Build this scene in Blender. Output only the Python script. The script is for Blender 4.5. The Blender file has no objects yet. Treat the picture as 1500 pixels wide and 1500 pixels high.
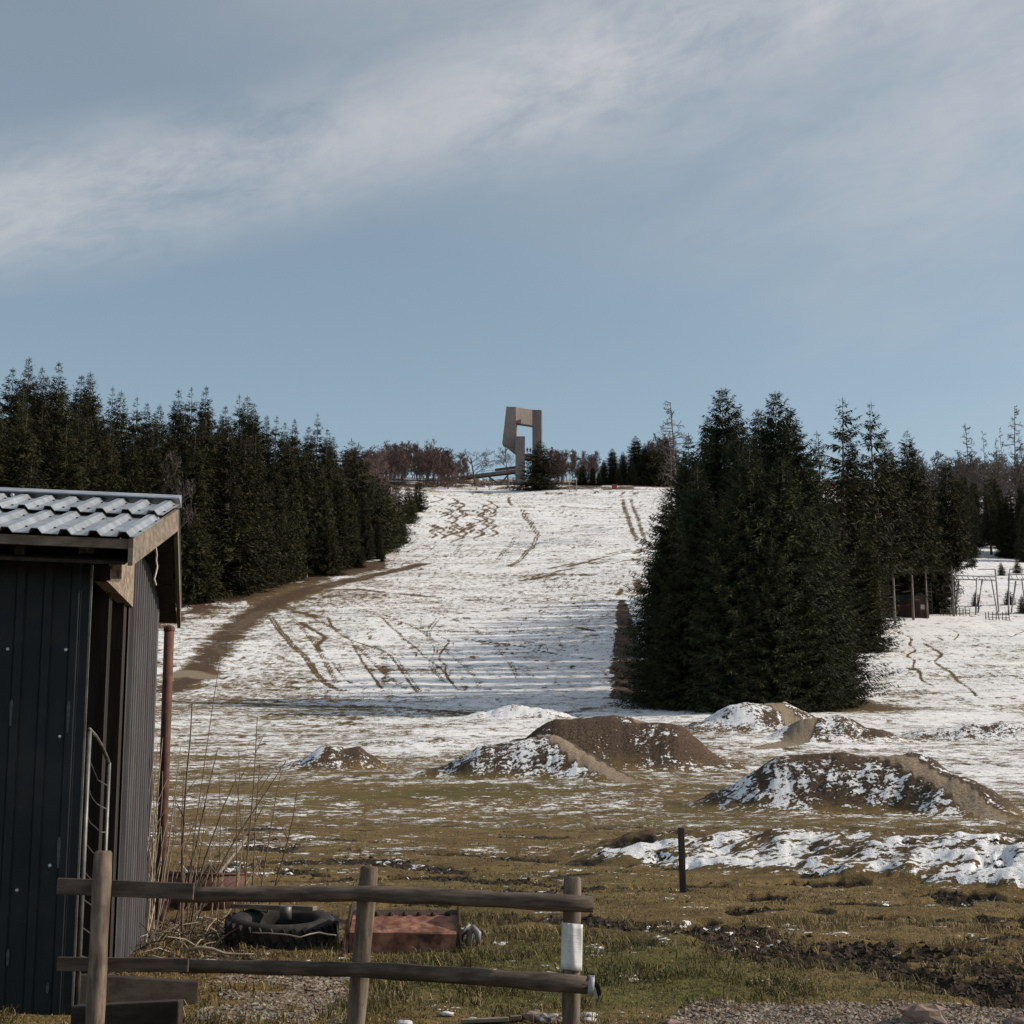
import bpy, math, random
import numpy as np
from mathutils import Vector, Matrix
random.seed(7); rng = np.random.default_rng(11)
scene = bpy.context.scene
COL = scene.collection
R = math.radians

# ------------------------------------------------------------------ camera
F = 2600.0                       # focal length in photograph pixels (1500 px wide)
CZ = 1.6
PITCH = math.atan(500.0 / F)
SP, CP = math.sin(PITCH), math.cos(PITCH)
cam_d = bpy.data.cameras.new('camera'); cam = bpy.data.objects.new('camera', cam_d); COL.objects.link(cam)
cam.location = (0, 0, CZ); cam.rotation_euler = (math.pi/2 + PITCH, 0, 0)
cam_d.sensor_width = 36; cam_d.lens = 36 * F / 1500.0; cam_d.clip_start = 0.1; cam_d.clip_end = 6000
scene.camera = cam

# ------------------------------------------------------------------ light
SUN_EL, SUN_AZ = R(30), R(5)                 # azimuth: from +X (right) towards +Y (away)
SUN = Vector((math.cos(SUN_EL)*math.cos(SUN_AZ), math.cos(SUN_EL)*math.sin(SUN_AZ), math.sin(SUN_EL)))
sl = bpy.data.lights.new('sun', 'SUN'); sl.energy = 4.8; sl.angle = R(1.2); sl.color = (1.0, 0.88, 0.73)
so = bpy.data.objects.new('sun', sl); COL.objects.link(so); so.rotation_euler = (-SUN).to_track_quat('-Z', 'Y').to_euler(); so.location = (60, 20, 60)
w = bpy.data.worlds.new('World'); scene.world = w; w.use_nodes = True
nt = w.node_tree; nt.nodes.clear()
def N(nt, typ, **kw):
    n = nt.nodes.new(typ)
    for k, v in kw.items():
        if k.startswith('i_'):
            key = k[2:]; n.inputs[int(key) if key.isdigit() else key].default_value = v
        else: setattr(n, k, v)
    return n
def M2(nt, op, a, b=None, c=None, clamp=False):
    n = nt.nodes.new('ShaderNodeMath'); n.operation = op; n.use_clamp = clamp
    for i, v in enumerate((a, b, c)):
        if v is None: continue
        if isinstance(v, (int, float)): n.inputs[i].default_value = v
        else: nt.links.new(v, n.inputs[i])
    return n.outputs[0]
def SS(nt, x, lo, hi):
    n = nt.nodes.new('ShaderNodeMapRange'); n.interpolation_type = 'SMOOTHSTEP'
    nt.links.new(x, n.inputs[0]); n.inputs[1].default_value = lo; n.inputs[2].default_value = hi
    return n.outputs[0]
def MIX(nt, f, a, b):
    n = nt.nodes.new('ShaderNodeMix'); n.data_type = 'RGBA'
    for s, v in ((n.inputs[0], f), (n.inputs[6], a), (n.inputs[7], b)):
        if isinstance(v, (int, float)): s.default_value = v
        elif isinstance(v, tuple): s.default_value = (*v, 1)
        else: nt.links.new(v, s)
    return n.outputs[2]
sky = N(nt, 'ShaderNodeTexSky', sky_type='NISHITA', sun_disc=False, sun_elevation=SUN_EL, sun_rotation=math.pi/2 - SUN_AZ,
        air_density=1.0, dust_density=0.9, ozone_density=1.6, altitude=900)
tc = N(nt, 'ShaderNodeTexCoord'); sx = N(nt, 'ShaderNodeSeparateXYZ'); nt.links.new(tc.outputs['Generated'], sx.inputs[0])
az = M2(nt, 'ARCTAN2', sx.outputs[0], sx.outputs[1]); el = M2(nt, 'ARCSINE', sx.outputs[2])
# thin cirrus: one broken diagonal streak and wide veils, laid out over azimuth / elevation
cb = N(nt, 'ShaderNodeCombineXYZ')
along = M2(nt, 'ADD', M2(nt, 'MULTIPLY', az, 0.965), M2(nt, 'MULTIPLY', el, 0.26))
across = M2(nt, 'SUBTRACT', M2(nt, 'MULTIPLY', el, 0.965), M2(nt, 'MULTIPLY', az, 0.26))
nt.links.new(M2(nt, 'MULTIPLY', along, 5.0), cb.inputs[0]); nt.links.new(M2(nt, 'MULTIPLY', across, 13.0), cb.inputs[1])
n1 = N(nt, 'ShaderNodeTexNoise', i_Scale=1.5, i_Detail=9.0, i_Roughness=0.62, i_Distortion=0.5); nt.links.new(cb.outputs[0], n1.inputs['Vector'])
n2 = N(nt, 'ShaderNodeTexNoise', i_Scale=0.55, i_Detail=5.0, i_Roughness=0.55); nt.links.new(cb.outputs[0], n2.inputs['Vector'])
n3 = N(nt, 'ShaderNodeTexNoise', i_Scale=5.5, i_Detail=8.0, i_Roughness=0.65, i_Distortion=0.8); nt.links.new(cb.outputs[0], n3.inputs['Vector'])
off = M2(nt, 'ADD', M2(nt, 'SUBTRACT', across, 0.405), M2(nt, 'MULTIPLY', M2(nt, 'SUBTRACT', n2.outputs[0], 0.5), 0.05))
band = SS(nt, M2(nt, 'ABSOLUTE', off), 0.055, 0.0)
f1 = SS(nt, M2(nt, 'ADD', M2(nt, 'MULTIPLY', n1.outputs[0], 0.7), M2(nt, 'MULTIPLY', n3.outputs[0], 0.3)), 0.24, 0.66)
streak = M2(nt, 'MULTIPLY', M2(nt, 'MULTIPLY', band, f1), M2(nt, 'ADD', 0.8, M2(nt, 'MULTIPLY', SS(nt, along, 0.15, -0.15), 0.55)))
veil = M2(nt, 'MULTIPLY', SS(nt, n2.outputs[0], 0.22, 0.62), SS(nt, M2(nt, 'ADD', across, M2(nt, 'MULTIPLY', along, 1.0)), 0.36, 0.64))
veil = M2(nt, 'MULTIPLY', veil, M2(nt, 'ADD', 0.35, M2(nt, 'MULTIPLY', f1, 0.65)))
thin = M2(nt, 'MULTIPLY', SS(nt, el, 0.26, 0.46), 0.12)
cl = M2(nt, 'ADD', M2(nt, 'ADD', M2(nt, 'MULTIPLY', streak, 0.52), thin), M2(nt, 'MULTIPLY', veil, 0.50), clamp=True)
hs = N(nt, 'ShaderNodeHueSaturation', i_Hue=0.478, i_Saturation=0.72, i_Value=1.0); nt.links.new(sky.outputs[0], hs.inputs['Color'])
skyc = MIX(nt, cl, hs.outputs[0], (5.3, 5.25, 5.4))
bg = N(nt, 'ShaderNodeBackground', i_Strength=0.126); nt.links.new(skyc, bg.inputs[0])
wo = N(nt, 'ShaderNodeOutputWorld'); nt.links.new(bg.outputs[0], wo.inputs[0])
scene.view_settings.view_transform = 'Standard'; scene.view_settings.look = 'None'
scene.view_settings.exposure = -0.1; scene.view_settings.gamma = 1.0
scene.render.resolution_x = scene.render.resolution_y = 1024

# ------------------------------------------------------------------ pixel <-> place
def ray(px, row):
    dx = (px - 750) / F; dy = (750 - row) / F
    return dx, CP - dy*SP, SP + dy*CP
def P(px, row, Y):
    """the point on the ray of a photograph pixel at depth Y (metres ahead)"""
    dx, fy, fz = ray(px, row); t = Y / fy
    return Vector((dx*t, Y, CZ + fz*t))
def proj(X, Y, Z):
    z = Z - CZ; d = Y*CP + z*SP; u = -Y*SP + z*CP
    return 750 + F*X/d, 750 - F*u/d

# ------------------------------------------------------------------ numpy noise
def _h(ix, iy, s):
    n = ix*np.uint32(374761393) + iy*np.uint32(668265263) + np.uint32((s*982451653) & 0xffffffff)
    n = (n ^ (n >> np.uint32(13))) * np.uint32(1274126177)
    return ((n ^ (n >> np.uint32(16))) & np.uint32(0xffff)).astype(np.float32) * np.float32(1/65535.0)
def vn(x, y, s=0):
    x = np.atleast_1d(np.asarray(x, float)); y = np.atleast_1d(np.asarray(y, float))
    ix = np.floor(x); iy = np.floor(y); fx = (x-ix).astype(np.float32); fy = (y-iy).astype(np.float32)
    ix = ix.astype(np.int32).astype(np.uint32); iy = iy.astype(np.int32).astype(np.uint32); o1 = np.uint32(1)
    fx = fx*fx*(3-2*fx); fy = fy*fy*(3-2*fy)
    a = _h(ix, iy, s); b = _h(ix+o1, iy, s); c = _h(ix, iy+o1, s); d = _h(ix+o1, iy+o1, s)
    return (a*(1-fx)+b*fx)*(1-fy) + (c*(1-fx)+d*fx)*fy
def fbm(x, y, s=0, o=4, g=0.5):
    t = 0; a = 1; n = 0
    for i in range(o):
        t = t + a*vn(x, y, s+i*17); n += a; a *= g; x = np.asarray(x)*2.03+5.1; y = np.asarray(y)*2.03+1.7
    return t/n
def sst(x, lo, hi):
    t = np.clip((x-lo)/(hi-lo), 0, 1); return t*t*(3-2*t)

# ------------------------------------------------------------------ terrain
TAB = [(1556, 10), (1500, 11), (1390, 14.6), (1300, 20), (1250, 26), (1200, 38), (1150, 52), (1120, 66), (1090, 82), (1060, 100),
       (1030, 118), (1000, 134), (900, 190), (830, 250), (790, 300), (750, 370), (715, 450), (706, 482), (704, 505)]
tY = np.array([-40, 0, 4] + [d for r, d in TAB] + [560, 900, 5000], float)
tz = [0.0, 0.0, 0.12] + [P(750, r, d).z for r, d in TAB]
tz = np.array(tz + [tz[-1]-1, tz[-1]-12, tz[-1]-160])
def pchip(xk, yk):
    h = np.diff(xk); dl = np.diff(yk)/h; m = np.zeros(len(xk))
    m[0] = dl[0]; m[-1] = dl[-1]
    for i in range(1, len(xk)-1):
        m[i] = 0 if dl[i-1]*dl[i] <= 0 else (h[i-1]+h[i])*3/((2*h[i]+h[i-1])/dl[i-1]+(h[i]+2*h[i-1])/dl[i])
    def f(x):
        x = np.clip(np.asarray(x, float), xk[0], xk[-1]); i = np.clip(np.searchsorted(xk, x)-1, 0, len(xk)-2)
        t = (x-xk[i])/h[i]
        return yk[i]*(1+2*t)*(1-t)**2 + h[i]*m[i]*t*(1-t)**2 + yk[i+1]*t*t*(3-2*t) + h[i]*m[i+1]*t*t*(t-1)
    return f
baseZ = pchip(tY, tz)
rows_k = np.array([r for r, d in TAB][::-1], float); dist_k = np.log(np.array([d for r, d in TAB][::-1], float))
def rowY(row): return np.exp(np.interp(row, rows_k, dist_k))
def GX(px, Y):                      # lateral position of a pixel column at depth Y
    return (px-750)/F*Y*1.02
# dirt jumps: crest polylines (x, y, height, half width)
def cp(px, Y, h, wd): return (GX(px, Y), Y, h, wd)
MOUNDS = {
 'B': [cp(1085, 43.5, .55, 2.0), cp(1150, 43.2, 1.18, 2.5), cp(1235, 42.8, 1.25, 2.5), cp(1310, 42.3, 1.23, 2.4), cp(1385, 40.8, .75, 1.7), cp(1450, 38.8, .02, .7)],
 'A1': [cp(775, 65, 1.0, 2.6), cp(825, 65, 1.68, 3.0), cp(900, 65.5, 1.85, 3.2), cp(965, 65, 1.62, 2.9), cp(1035, 64, .3, 2.0)],
 'A2': [cp(655, 58.5, .25, 1.6), cp(730, 58.2, 1.0, 2.3), cp(805, 58, 1.28, 2.3), cp(860, 56.4, .6, 1.5), cp(920, 54.2, .02, 1.2)],
 'D': [cp(460, 63.5, .35, 1.6), cp(495, 63.5, .8, 1.8), cp(520, 63.5, .75, 1.7), cp(560, 63.5, .15, 1.3)],
 'E1': [cp(1030, 92, .5, 3.0), cp(1085, 93, 1.35, 3.6), cp(1130, 94, 1.3, 3.4), cp(1165, 95, .5, 2.6)],
 'E2': [cp(1180, 84, 1.0, 2.6), cp(1215, 84, 1.1, 2.6), cp(1255, 83.5, .6, 2.4), cp(1300, 83, .1, 1.6)],
 'F': [cp(1350, 86, .4, 2.2), cp(1400, 85.5, .65, 2.2), cp(1450, 85.5, .75, 2.4), cp(1540, 85, .7, 2.4)],
 'C': [cp(935, 25.6, .06, 1.1), cp(1000, 25.2, .34, 2.3), cp(1120, 24.2, .40, 2.7), cp(1280, 23.0, .45, 2.9), cp(1420, 21.9, .48, 2.8), cp(1600, 20.6, .48, 2.8)],
 'S': [cp(715, 108, .3, 2.0), cp(755, 108, .75, 2.6), cp(800, 107, .5, 2.2), cp(830, 106, .1, 1.6)],
 'S2': [cp(560, 82, .15, 2.0), cp(640, 82, .2, 2.0)],
 'H': [cp(903, 25.0, .22, .45), cp(915, 24.8, .26, .5), cp(926, 24.6, .14, .45)],
}
def seg_field(x, y, pts, prof):
    out = np.zeros_like(x)
    for a, b in zip(pts[:-1], pts[1:]):
        wm = max(a[3], b[3])
        m = (x > min(a[0], b[0])-wm) & (x < max(a[0], b[0])+wm) & (y > min(a[1], b[1])-wm) & (y < max(a[1], b[1])+wm)
        if not m.any(): continue
        xx = x[m]; yy = y[m]; dx, dy = b[0]-a[0], b[1]-a[1]; L2 = dx*dx+dy*dy
        t = np.clip(((xx-a[0])*dx+(yy-a[1])*dy)/L2, 0, 1)
        d = np.hypot(xx-a[0]-t*dx, yy-a[1]-t*dy)/(a[3]+(b[3]-a[3])*t)
        out[m] = np.maximum(out[m], prof(d, a[2]+(b[2]-a[2])*t))
    return out
def mprof(d, h): return h*(1-sst(d, 0.08, 1.0))
def mounds(x, y, names=None):
    t = np.zeros_like(x)
    for k, pts in MOUNDS.items():
        if names and k not in names: continue
        t = np.maximum(t, seg_field(x, y, pts, mprof))
    return t
def base(x, y):
    x = np.asarray(x, float); y = np.asarray(y, float)
    far = sst(y, 60, 300)
    z = baseZ(y) + far*(fbm(x/60, y/60, 3, 3)-.5)*5.0 + sst(y, 15, 60)*(fbm(x/14, y/14, 5, 3)-.5)*.5
    z = z + sst(-x - 20, 0, 220)*14*sst(y, 60, 200)
    return z
def coarse(x, y):
    x = np.asarray(x, float); y = np.asarray(y, float)
    return base(x, y) + mounds(x, y)
def ground(px, row, lo=4.0, hi=900.0):
    """where the ray of a pixel first meets the ground"""
    dx, fy, fz = ray(px, row)
    Y = np.exp(np.linspace(math.log(lo), math.log(hi), 500)); t = Y/fy
    d = CZ+fz*t - coarse(dx*t, Y)
    k = np.argmax(d < 0)
    if d[k] >= 0: return None
    a, b = Y[max(k-1, 0)], Y[k]
    for _ in range(12):
        m = (a+b)/2; t = m/fy
        if CZ+fz*t - float(coarse(np.array([dx*t]), np.array([m]))[0]) < 0: b = m
        else: a = m
    t = b/fy
    return (dx*t, b)
def polyline(pts, lo=4.0):
    out = [ground(p[0], p[1], lo) for p in pts]
    return [o for o in out if o]
def line_d(x, y, pts, wid):
    """0..1 closeness to a polyline on the ground of half width wid (may be a list)"""
    ws = wid if isinstance(wid, (list, tuple)) else [wid]*len(pts)
    return seg_field(x, y, [(p[0], p[1], 1.0, ws[min(i, len(ws)-1)]) for i, p in enumerate(pts)], lambda d, h: np.clip(1.35*(1-d), 0, 1))

# grid: a fan of quads, fine where the photograph looks
rows_s = np.concatenate([np.linspace(1640, 1200, 350), np.linspace(1199, 700, 420)])
Ys = rowY(np.clip(rows_s, 704, 1556)); near = rows_s > 1556
Ys[near] = 10 - (rows_s[near]-1556)/84*1.6
Ys = np.unique(np.round(Ys, 4))
Ys = np.concatenate([[-40, -20, -8, -2, 2, 4.5, 6.5, 7.6], Ys[Ys > 8.0], [512, 530, 560, 600, 700, 850, 1100, 1600, 2600, 4500]])
us = np.linspace(-.31, .31, 760)
us = np.concatenate([[-5, -3, -2, -1.4, -1, -.8, -.65, -.52, -.45, -.4, -.36, -.335], us, [.335, .36, .4, .45, .52, .65, .8, 1, 1.4, 2, 3, 5]])
UU, YY = np.meshgrid(us, Ys)
XX = UU*np.maximum(YY*1.0+1.0, 8.0); nyr, nxr = XX.shape
x = XX.ravel(); y = YY.ravel()
zb = base(x, y); zm = mounds(x, y)
e = 0.15
gy, gx = np.zeros((2, len(x)))
mm = (y > 15) & (y < 120)
gx[mm] = (mounds(x[mm]+e, y[mm])-mounds(x[mm]-e, y[mm]))/(2*e); gy[mm] = (mounds(x[mm], y[mm]+e)-mounds(x[mm], y[mm]-e))/(2*e)
px, row = proj(x, np.maximum(y, 1.0), zb)

# --- snow cover
def tab(row, ks): k = sorted(ks); return np.interp(row, [a for a, b in k], [b for a, b in k])
sL = tab(row, [(690, .72), (760, .78), (870, .60), (900, .69), (990, .69), (1020, .60), (1040, .50), (1060, .58), (1085, .50), (1105, .58), (1116, .46), (1130, .30), (1165, .26), (1185, .33), (1200, .27), (1225, .24), (1245, .13), (1275, .06), (1300, -.3)])
sR = tab(row, [(690, .78), (730, .8), (920, .9), (1000, .80), (1040, .76), (1070, .73), (1100, .70), (1120, .69), (1150, .66), (1170, .45), (1190, .30), (1215, .2), (1240, .05), (1290, -.3)])
sC = tab(row, [(690, .74), (730, .8), (830, .76), (870, .74), (900, .84), (1010, .90), (1032, .84), (1040, .72), (1060, .74), (1085, .72), (1110, .46), (1130, .28), (1150, .32), (1165, .24), (1185, .30), (1205, .31), (1225, .14), (1250, .05), (1290, -.3)])
cL = sst(px, 700, 450); cR = sst(px, 960, 1320)
S = sC*(1-cL)*(1-cR) + sL*cL + sR*cR
S = S - .8*sst(row, 1275, 1320)
S += (fbm(x/9, y/5, 21, 4)-.5)*.55*sst(y, 14, 40)*sst(row, 850, 1060) + (fbm(x/22, y/4.0, 22, 4)-.5)*.42*sst(y, 110, 150)
S += (fbm(x/3.0, y/1.2, 23, 4)-.5)*.35*sst(y, 14, 40)
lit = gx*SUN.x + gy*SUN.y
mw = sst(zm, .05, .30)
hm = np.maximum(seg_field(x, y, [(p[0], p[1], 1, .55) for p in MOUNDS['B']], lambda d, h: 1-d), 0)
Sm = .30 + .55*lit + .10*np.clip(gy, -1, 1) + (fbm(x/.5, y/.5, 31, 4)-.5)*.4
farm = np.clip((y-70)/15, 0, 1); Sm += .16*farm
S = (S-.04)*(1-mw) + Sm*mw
mC = sst(mounds(x, y, ('C',)), .02, .10)
SC = .46 + np.clip(gy, -.5, .5)*1.3 + (fbm(x/.8, y/.55, 33, 4)-.5)*.9 - .22*sst(px, 1360, 1480)*sst(row, 1300, 1240)
SC -= .55*(sst(gy, .06, -.04))
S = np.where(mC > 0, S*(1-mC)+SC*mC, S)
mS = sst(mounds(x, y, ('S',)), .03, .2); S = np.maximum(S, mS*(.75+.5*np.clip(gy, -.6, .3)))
mA1 = sst(mounds(x, y, ('A1',)), .08, .4)*(1-sst(mounds(x, y, ('A2',)), .05, .3)); S -= mA1*.34
mH = sst(mounds(x, y, ('H',)), .04, .12); S -= mH*2

mud = np.zeros_like(x); path = np.zeros_like(x); leaf = np.zeros_like(x); gravel = np.zeros_like(x)
soil = sst(zm, .06, .25)*(1-mC*.6)
wob = (fbm(x/1.3, y/1.3, 41, 3)-.5); brkn = .75+.7*sst(fbm(x/.9, y/2.2, 43, 3), .32, .62)
def dark(pts, wd, amt=1.0, lo=30., soilness=.6):
    wd = wd*(.40 if wd < .5 else .58)
    """tracks that cut the snow open"""
    global S, leaf
    pl = polyline(pts, lo)
    if len(pl) < 2: return
    if len(pl) > 2:                                    # round the corners of the traced line
        for _ in range(2):
            n_ = [pl[0]]
            for (xa, ya), (xb, yb) in zip(pl[:-1], pl[1:]): n_ += [(.75*xa+.25*xb, .75*ya+.25*yb), (.25*xa+.75*xb, .25*ya+.75*yb)]
            pl = n_+[pl[-1]]
    q = wd*2+1; xs = [p[0] for p in pl]; ys = [p[1] for p in pl]
    i0, i1 = np.searchsorted(Ys, (min(ys)-q, max(ys)+q)); sl_ = slice(i0*nxr, i1*nxr)
    k = line_d(x[sl_]+wob[sl_]*wd*.7, y[sl_]+wob[sl_]*wd*1.6, pl, wd)
    S[sl_] -= k*amt*brkn[sl_]; soil[sl_] = np.maximum(soil[sl_], k*soilness)
dbl = lambda pts, o, wd, amt=1.0: (dark(pts, wd, amt), dark([(a+o, b) for a, b in pts], wd, amt))
# ski run, lower left: tyre and ski tracks
dbl([(394, 905), (420, 940), (446, 962), (462, 990), (478, 1005), (500, 1012)], 5, .35, .8)
dark([(440, 912), (462, 925), (480, 935), (462, 945), (470, 955)], .55, .9)
dark([(480, 905), (487, 920), (505, 935), (530, 943), (550, 950), (570, 957), (585, 978), (600, 1000), (612, 1015)], .35, .7)
dark([(577, 957), (590, 978), (607, 1000), (617, 1014)], .25, .5)
dark([(517, 945), (530, 968), (545, 990), (560, 1010)], .4, .7)
dark([(487, 970), (497, 985), (510, 1000), (530, 1008), (560, 1012)], .3, .45)
dark([(560, 905), (580, 925), (605, 945), (625, 965), (645, 978), (655, 990), (668, 1008)], .4, .55)
dark([(640, 930), (660, 938), (652, 948), (640, 965), (655, 975), (650, 985), (665, 1005)], .35, .6)
dark([(562, 960), (566, 980), (562, 1000)], .9, .35)
dark([(300, 993), (340, 996), (400, 1003), (440, 1010), (500, 1013), (600, 1012), (720, 1010), (900, 1003)], .3, .55)
dark([(280, 1001), (330, 1008), (440, 1013)], .3, .5)
dark([(255, 1028), (340, 1030), (420, 1034), (520, 1035), (640, 1040), (760, 1040), (870, 1038)], 1.6, .42)
dark([(680, 935), (720, 941), (780, 950), (830, 962), (900, 968)], .45, .85); dark([(760, 945), (800, 935), (845, 932), (900, 930)], .35, .55)
dark([(680, 936), (735, 945)], 1.4, .5); dark([(845, 920), (868, 924)], .8, .9)
dark([(790, 950), (796, 940), (803, 953)], .2, .5)
dark([(430, 870), (520, 862), (600, 872), (650, 876)], 1.6, .45); dark([(350, 878), (420, 880), (500, 872)], 1.4, .5)
dark([(470, 905), (430, 895), (410, 885)], 1.5, .4)
for pts in ([(300, 985), (380, 990), (470, 996), (560, 1003), (640, 1005)], [(500, 890), (560, 900), (610, 920), (650, 950), (690, 985), (700, 1005)], [(455, 905), (500, 925), (530, 955), (560, 985), (590, 1010)],
            [(610, 890), (660, 905), (700, 925), (740, 960), (760, 1000)], [(420, 900), (450, 930), (470, 960), (490, 1000)], [(700, 880), (760, 890), (830, 905), (890, 900)], [(540, 870), (640, 880), (740, 878), (860, 884)],
            [(330, 950), (390, 955), (440, 975)], [(640, 905), (620, 930), (640, 950), (625, 975), (650, 1000)]):
    dark(pts, .26, .42); dark([(p_+4.5, r_+.6) for p_, r_ in pts], .24, .36)
# upper run
dbl([(762, 745), (768, 760), (780, 775), (788, 783), (780, 800), (765, 815), (745, 830)], 4, .45, .8)
dbl([(757, 785), (742, 803), (722, 825)], 4, .3, .45)
dark([(630, 788), (700, 786), (757, 785)], .5, .4)
rs = random.Random(5)
for i in range(46):
    cx = 628 + 95*rs.random() + 5; cy = 733 + 52*rs.random(); ln = 7+10*rs.random(); s = rs.choice((-1, 1))
    dark([(cx-ln, cy-s*4), (cx, cy), (cx+ln*.35, cy+s*2), (cx-ln*.5, cy+s*6)], .55, .9)
for i in range(22):
    cx = 605+105*rs.random(); cy = 786+42*rs.random(); ln = 4+8*rs.random()
    dark([(cx-ln, cy+4), (cx, cy-1), (cx+ln*.6, cy-3)], .3, .5)
for yy, a in ((722, .45), (737, .3), (742, .5), (748, .35), (752, .3), (720, .5)):
    dark([(640+rs.random()*80, yy), (760, yy+2), (860, yy-1), (940, yy+3)], .8, a)
dark([(745, 728), (745, 736), (750, 740)], .8, .8)
dark([(720, 744), (800, 742), (870, 744), (930, 743)], .6, .5); dark([(800, 748), (850, 757), (900, 760)], .5, .5)
dark([(845, 771), (880, 773), (925, 774)], 1.5, .5)
dark([(912, 731), (917, 750), (925, 775), (933, 792)], 1.0, .6); dark([(924, 731), (933, 755), (945, 792)], .9, .5)
for i in range(18):
    cx = 770+175*rs.random(); cy = 838-(cx-770)*.24+22*rs.random()
    dark([(cx-12, cy+3), (cx, cy), (cx+20, cy-4)], .9, .5)
dark([(790, 842), (830, 840), (865, 843)], 2.0, .55)
dark([(905, 872), (912, 862)], .7, .7); dark([(932, 850), (940, 870)], 1.2, .8)
dark([(560, 833), (640, 835), (760, 843), (900, 855)], .5, .4)
# right-hand snow field
for pts in ([(1290, 913), (1312, 925), (1338, 935), (1330, 945), (1345, 953), (1325, 960), (1342, 968), (1335, 978), (1350, 985), (1347, 995), (1368, 1006)],
            [(1352, 942), (1372, 953), (1382, 960), (1367, 968), (1378, 978), (1395, 985), (1402, 998), (1420, 1008), (1430, 1020)]):
    dark(pts, .32, .9)
for i in range(16):
    cx = 1300+190*rs.random(); cy = 925+110*rs.random()
    dark([(cx-18, cy+2), (cx, cy), (cx+25, cy+1)], .3, .45)
dark([(1250, 1022), (1380, 1020), (1500, 1024)], .35, .5); dark([(1400, 944), (1450, 946)], .3, .6); dark([(1478, 935), (1500, 925)], .3, .6)
dark([(1395, 923), (1406, 929), (1398, 938)], .25, .7)
# dirt road climbing along the forest edge
pl = polyline([(246, 1012), (285, 990), (310, 960), (335, 930), (365, 905), (395, 885), (440, 868), (490, 855), (560, 840), (620, 826)], 60)
k = line_d(x+wob*1.5, y+wob*3, pl, [1.9, 1.9, 2.1, 2.1, 2.4, 2.8, 2.4, 2.0, 1.7, 1.4])
S -= k*.85*(.55+.9*fbm(x/1.2, y/4, 68, 3)); leaf = np.maximum(leaf, k*.8); path = np.maximum(path, k*.30*sst(fbm(x/3, y/6, 61, 3), .4, .6))
pl = polyline([(252, 990), (275, 985), (300, 992)], 60); k = line_d(x, y, pl, 1.8); path = np.maximum(path, k*.9); S -= k
# ground under the trees is bare
pl = polyline([(150, 925), (270, 893), (350, 872), (430, 853), (500, 838), (565, 826)], 60)
k = line_d(x+wob*2, y+wob*5, pl, 6.0); S -= k*.8*sst(fbm(x/2.5, y/5, 63, 3), .25, .55); leaf = np.maximum(leaf, k*.6)
k = line_d(x+wob*2, y+wob*4, [(9.5, 119), (14, 121), (21, 120), (22.5, 115)], 5.2); S -= k*1.0*sst(x, 8, 13); leaf = np.maximum(leaf, k*.5*sst(x, 8, 13))
# strip of bare brown earth beside the spruces (lift track)
pl = polyline([(920, 1023), (919, 985), (918, 940), (914, 900), (911, 880)], 60)
k = line_d(x+wob*.3, y, pl, [1.75, 1.6, 1.4, 1.0, .5]); k = sst(k+(fbm(x/.5, y/2.5, 66, 4)-.5)*.9, .12, .45); S -= k*.95*(.6+.8*fbm(x/.4, y/1.5, 67, 3)); leaf = np.maximum(leaf, k)
# upper plateau
k = sst(row, 724, 712)*sst(fbm(x/9, y/7, 71, 4), .46, .60); S -= k*.7; leaf = np.maximum(leaf, k*.7)
# wheel paths over the jumps
def pth(pts, wd, lo):
    global S, path
    k = line_d(x+wob*.15, y+wob*.15, [(GX(p[0], p[1]), p[1]) for p in pts], wd)
    k = sst(k, .05, .5); path = np.maximum(path, k*(.65+.35*fbm(x/.5, y/.5, 77, 3))); S = S - k*1.3
pth([(1255, 42.7), (1315, 41.8), (1385, 40.2), (1458, 38.2)], [.30, .32, .34, .36], 30)
pth([(803, 58.2), (835, 57.0), (870, 55.8), (925, 53.6)], [.42, .45, .48, .45], 40)
pth([(1178, 85.5), (1165, 83.5), (1140, 80.5), (1105, 78)], [.7, .8, .8, .6], 60); pth([(1110, 94.2), (1150, 92), (1180, 86)], [.6, .6, .6], 60)
pth([(930, 65.4), (970, 64.9)], [.45, .3], 40)
# mud ruts of vehicles
for pts, wd, am in (([(640, 1335), (760, 1340), (860, 1346), (1000, 1356), (1120, 1368), (1280, 1385), (1400, 1398), (1520, 1412)], [.2, .3, .44, .5, .52, .55, .6, .6], 1),
                    ([(880, 1357), (1000, 1366), (1100, 1380), (1200, 1400), (1320, 1425), (1420, 1445), (1520, 1460)], [.2, .34, .42, .48, .55, .6, .6], 1),
                    ([(1100, 1385), (1240, 1400), (1400, 1425), (1520, 1440)], [.6, .8, .8, .8], .7),
                    ([(380, 1266), (470, 1258), (560, 1262), (640, 1270)], .55, .75), ([(420, 1290), (560, 1284), (720, 1288), (850, 1300)], .4, .6),
                    ([(640, 1250), (700, 1253), (780, 1258), (860, 1262)], .5, .5), ([(240, 1290), (330, 1270), (420, 1262)], .6, .8)):
    k = line_d(x+wob*.35, y+wob*.5, polyline(pts, 8), wd)
    mud = np.maximum(mud, k*am*(.25+sst(fbm(x/.35, y/.28, 81, 4), .25, .55)))
mud = np.maximum(mud, .9*sst(fbm(x/.9, y/.7, 83, 4), .62, .70)*sst(row, 1180, 1240)*sst(row, 1420, 1330))
mud = np.clip(np.maximum(mud, mH), 0, 1)
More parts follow.
